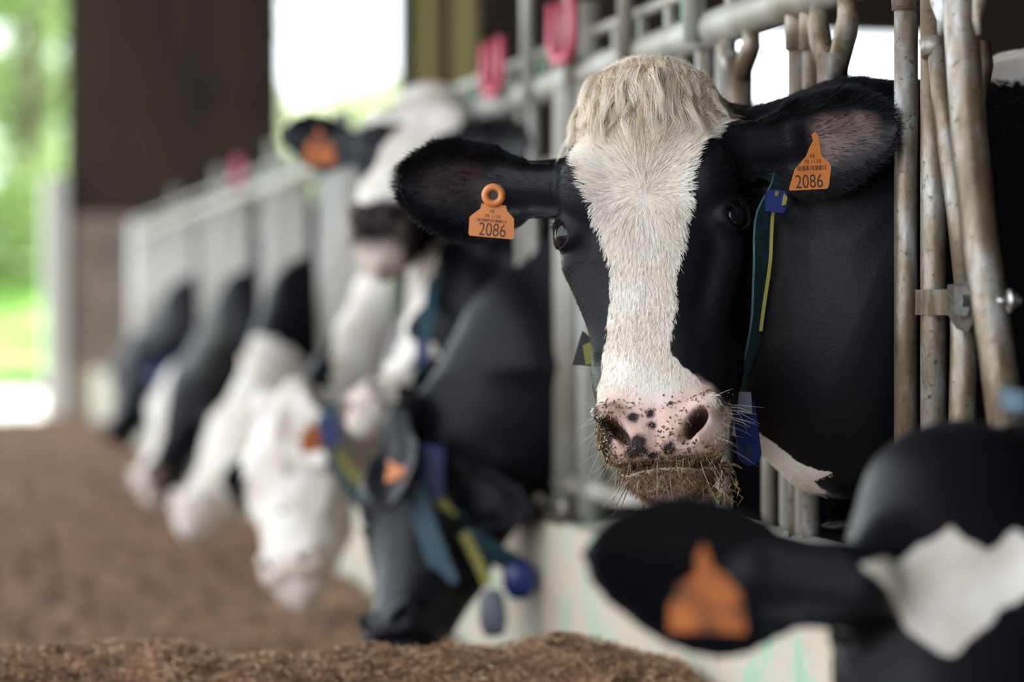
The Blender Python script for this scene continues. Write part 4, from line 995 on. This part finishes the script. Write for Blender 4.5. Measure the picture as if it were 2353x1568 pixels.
for k in range(26):
    p = at(1640+rs.normal(0, 18), 1075+rs.uniform(-25, 70), 3.02); q_ = p+RGT*rs.normal(0, .010)+UPV*(-rs.uniform(.0, .020)); b.tube([p, (p+q_)/2+RGT*.002, q_], [.0014, .0024, .0006], 5)
for (x0, y0, x1, y1) in ((1450,1090,1412,1168),(1446,1100,1425,1172),(1438,1085,1408,1150),(1480,1160,1472,1176),(1600,1090,1650,1150),(1655,1060,1648,1176),(1672,1075,1640,1182),(1640,1100,1600,1140)):
    b.tube([at(x0, y0, 3.0), at((x0+x1)/2+3, (y0+y1)/2, 3.0), at(x1, y1, 3.0)], [.0009,.0009,.0005], 5)
o = b.build('feed_wisps', M['crumb'], hero.o); o['kind'] = 'stuff'
# ------------------------------------------------------------------ the feed
M['feed'] = noisy('chopped_feed', [(.05,.022,.010),(.16,.074,.034),(.28,.145,.070),(.42,.25,.135)], 26, .9, bump=1.0, bscale=90, stops=[.30,.46,.58,.74], bdist=.02)
M['straw'] = noisy('straw', [(.11,.052,.025),(.27,.15,.078),(.50,.33,.19)], 30, .7)
def feed_h(X, Y):
    P = np.stack([X, Y, 0*X], 1)
    h = .33 + .035*pnoise(P, .9, 5) + .018*pnoise(P, 2.6, 6) + .010*pnoise(P, 7, 7)
    dd = X*math.sin(AY) + Y*math.cos(AY)
    h += .195*np.exp(-((dd-3.62)/.36)**2) + .035*np.exp(-((dd-3.6)/.3)**2-((X-.95)/.16)**2) + .05*np.exp(-((X-XF+.35)/.3)**2)*0
    h += .10*np.exp(-((X+.9)/.8)**2)*np.exp(-((Y-9)/5)**2)*0
    return h
b = MB(); gy = np.concatenate([np.arange(2.3, 5.2, .022), np.arange(5.2, 9, .06), np.arange(9, 16.9, .16)]); gx = np.concatenate([np.arange(-3.2, -1.4, .10), np.arange(-1.4, XF-.068, .024)])
GX, GY = np.meshgrid(gx, gy, indexing='ij'); X = GX.ravel(); Y = GY.ravel(); P = np.stack([X, Y, 0*X], 1)
Z = feed_h(X, Y) + .006*pnoise(P, 19, 8) + .004*np.random.RandomState(1).normal(size=len(X))
n1, n2 = GX.shape; i, j = np.meshgrid(np.arange(n1-1), np.arange(n2-1), indexing='ij'); i = i.ravel(); j = j.ravel()
me = mesh_np('feed_heap', np.stack([X, Y, Z], 1), np.stack([i*n2+j, (i+1)*n2+j, (i+1)*n2+j+1, i*n2+j+1], 1))
heap = tag(link('feed_heap', me, M['feed']), 'brown chopped feed spread along the alley in front of the cows', 'feed', kind='stuff')
rs = np.random.RandomState(7); n = 30000
u = rs.rand(n); dd = np.where(rs.rand(n) < .75, 3.1+1.6*rs.rand(n), 3.5+6*rs.rand(n)); px = rs.uniform(-200, 2400, n); px = np.minimum(px, 2350)
t = (px-1176.5)/F; X = dd*(math.sin(AY)+t*math.cos(AY)); Y = dd*(math.cos(AY)-t*math.sin(AY)); k = X < XF-.08; X, Y = X[k], Y[k]; n = len(X)
Z = feed_h(X, Y)+.006
L_ = rs.uniform(.002, .009, n); wd = rs.uniform(.0007, .0020, n); a = rs.rand(n)*6.28; tl = rs.normal(0, .35, n)
d = np.stack([np.cos(a)*np.cos(tl), np.sin(a)*np.cos(tl), np.sin(tl)], 1)*L_[:, None]; s_ = np.stack([-np.sin(a), np.cos(a), 0*a], 1)*wd[:, None]; up = np.zeros((n, 3)); up[:, 2] = wd*.8
c = np.stack([X, Y, Z], 1); V = np.stack([c-d-s_, c-d+s_, c-d+up, c+d-s_, c+d+s_, c+d+up], 1).reshape(-1, 3)
o6 = (np.arange(n)*6)[:, None]; Q = np.concatenate([o6+np.array([[0,1,4,3]]), o6+np.array([[1,2,5,4]]), o6+np.array([[2,0,3,5]])])
me = mesh_np('straw_bits', V, Q); me.polygons.foreach_set('use_smooth', np.zeros(len(Q), bool))
o = link('straw_bits', me, M['straw'], heap); o['kind'] = 'stuff'
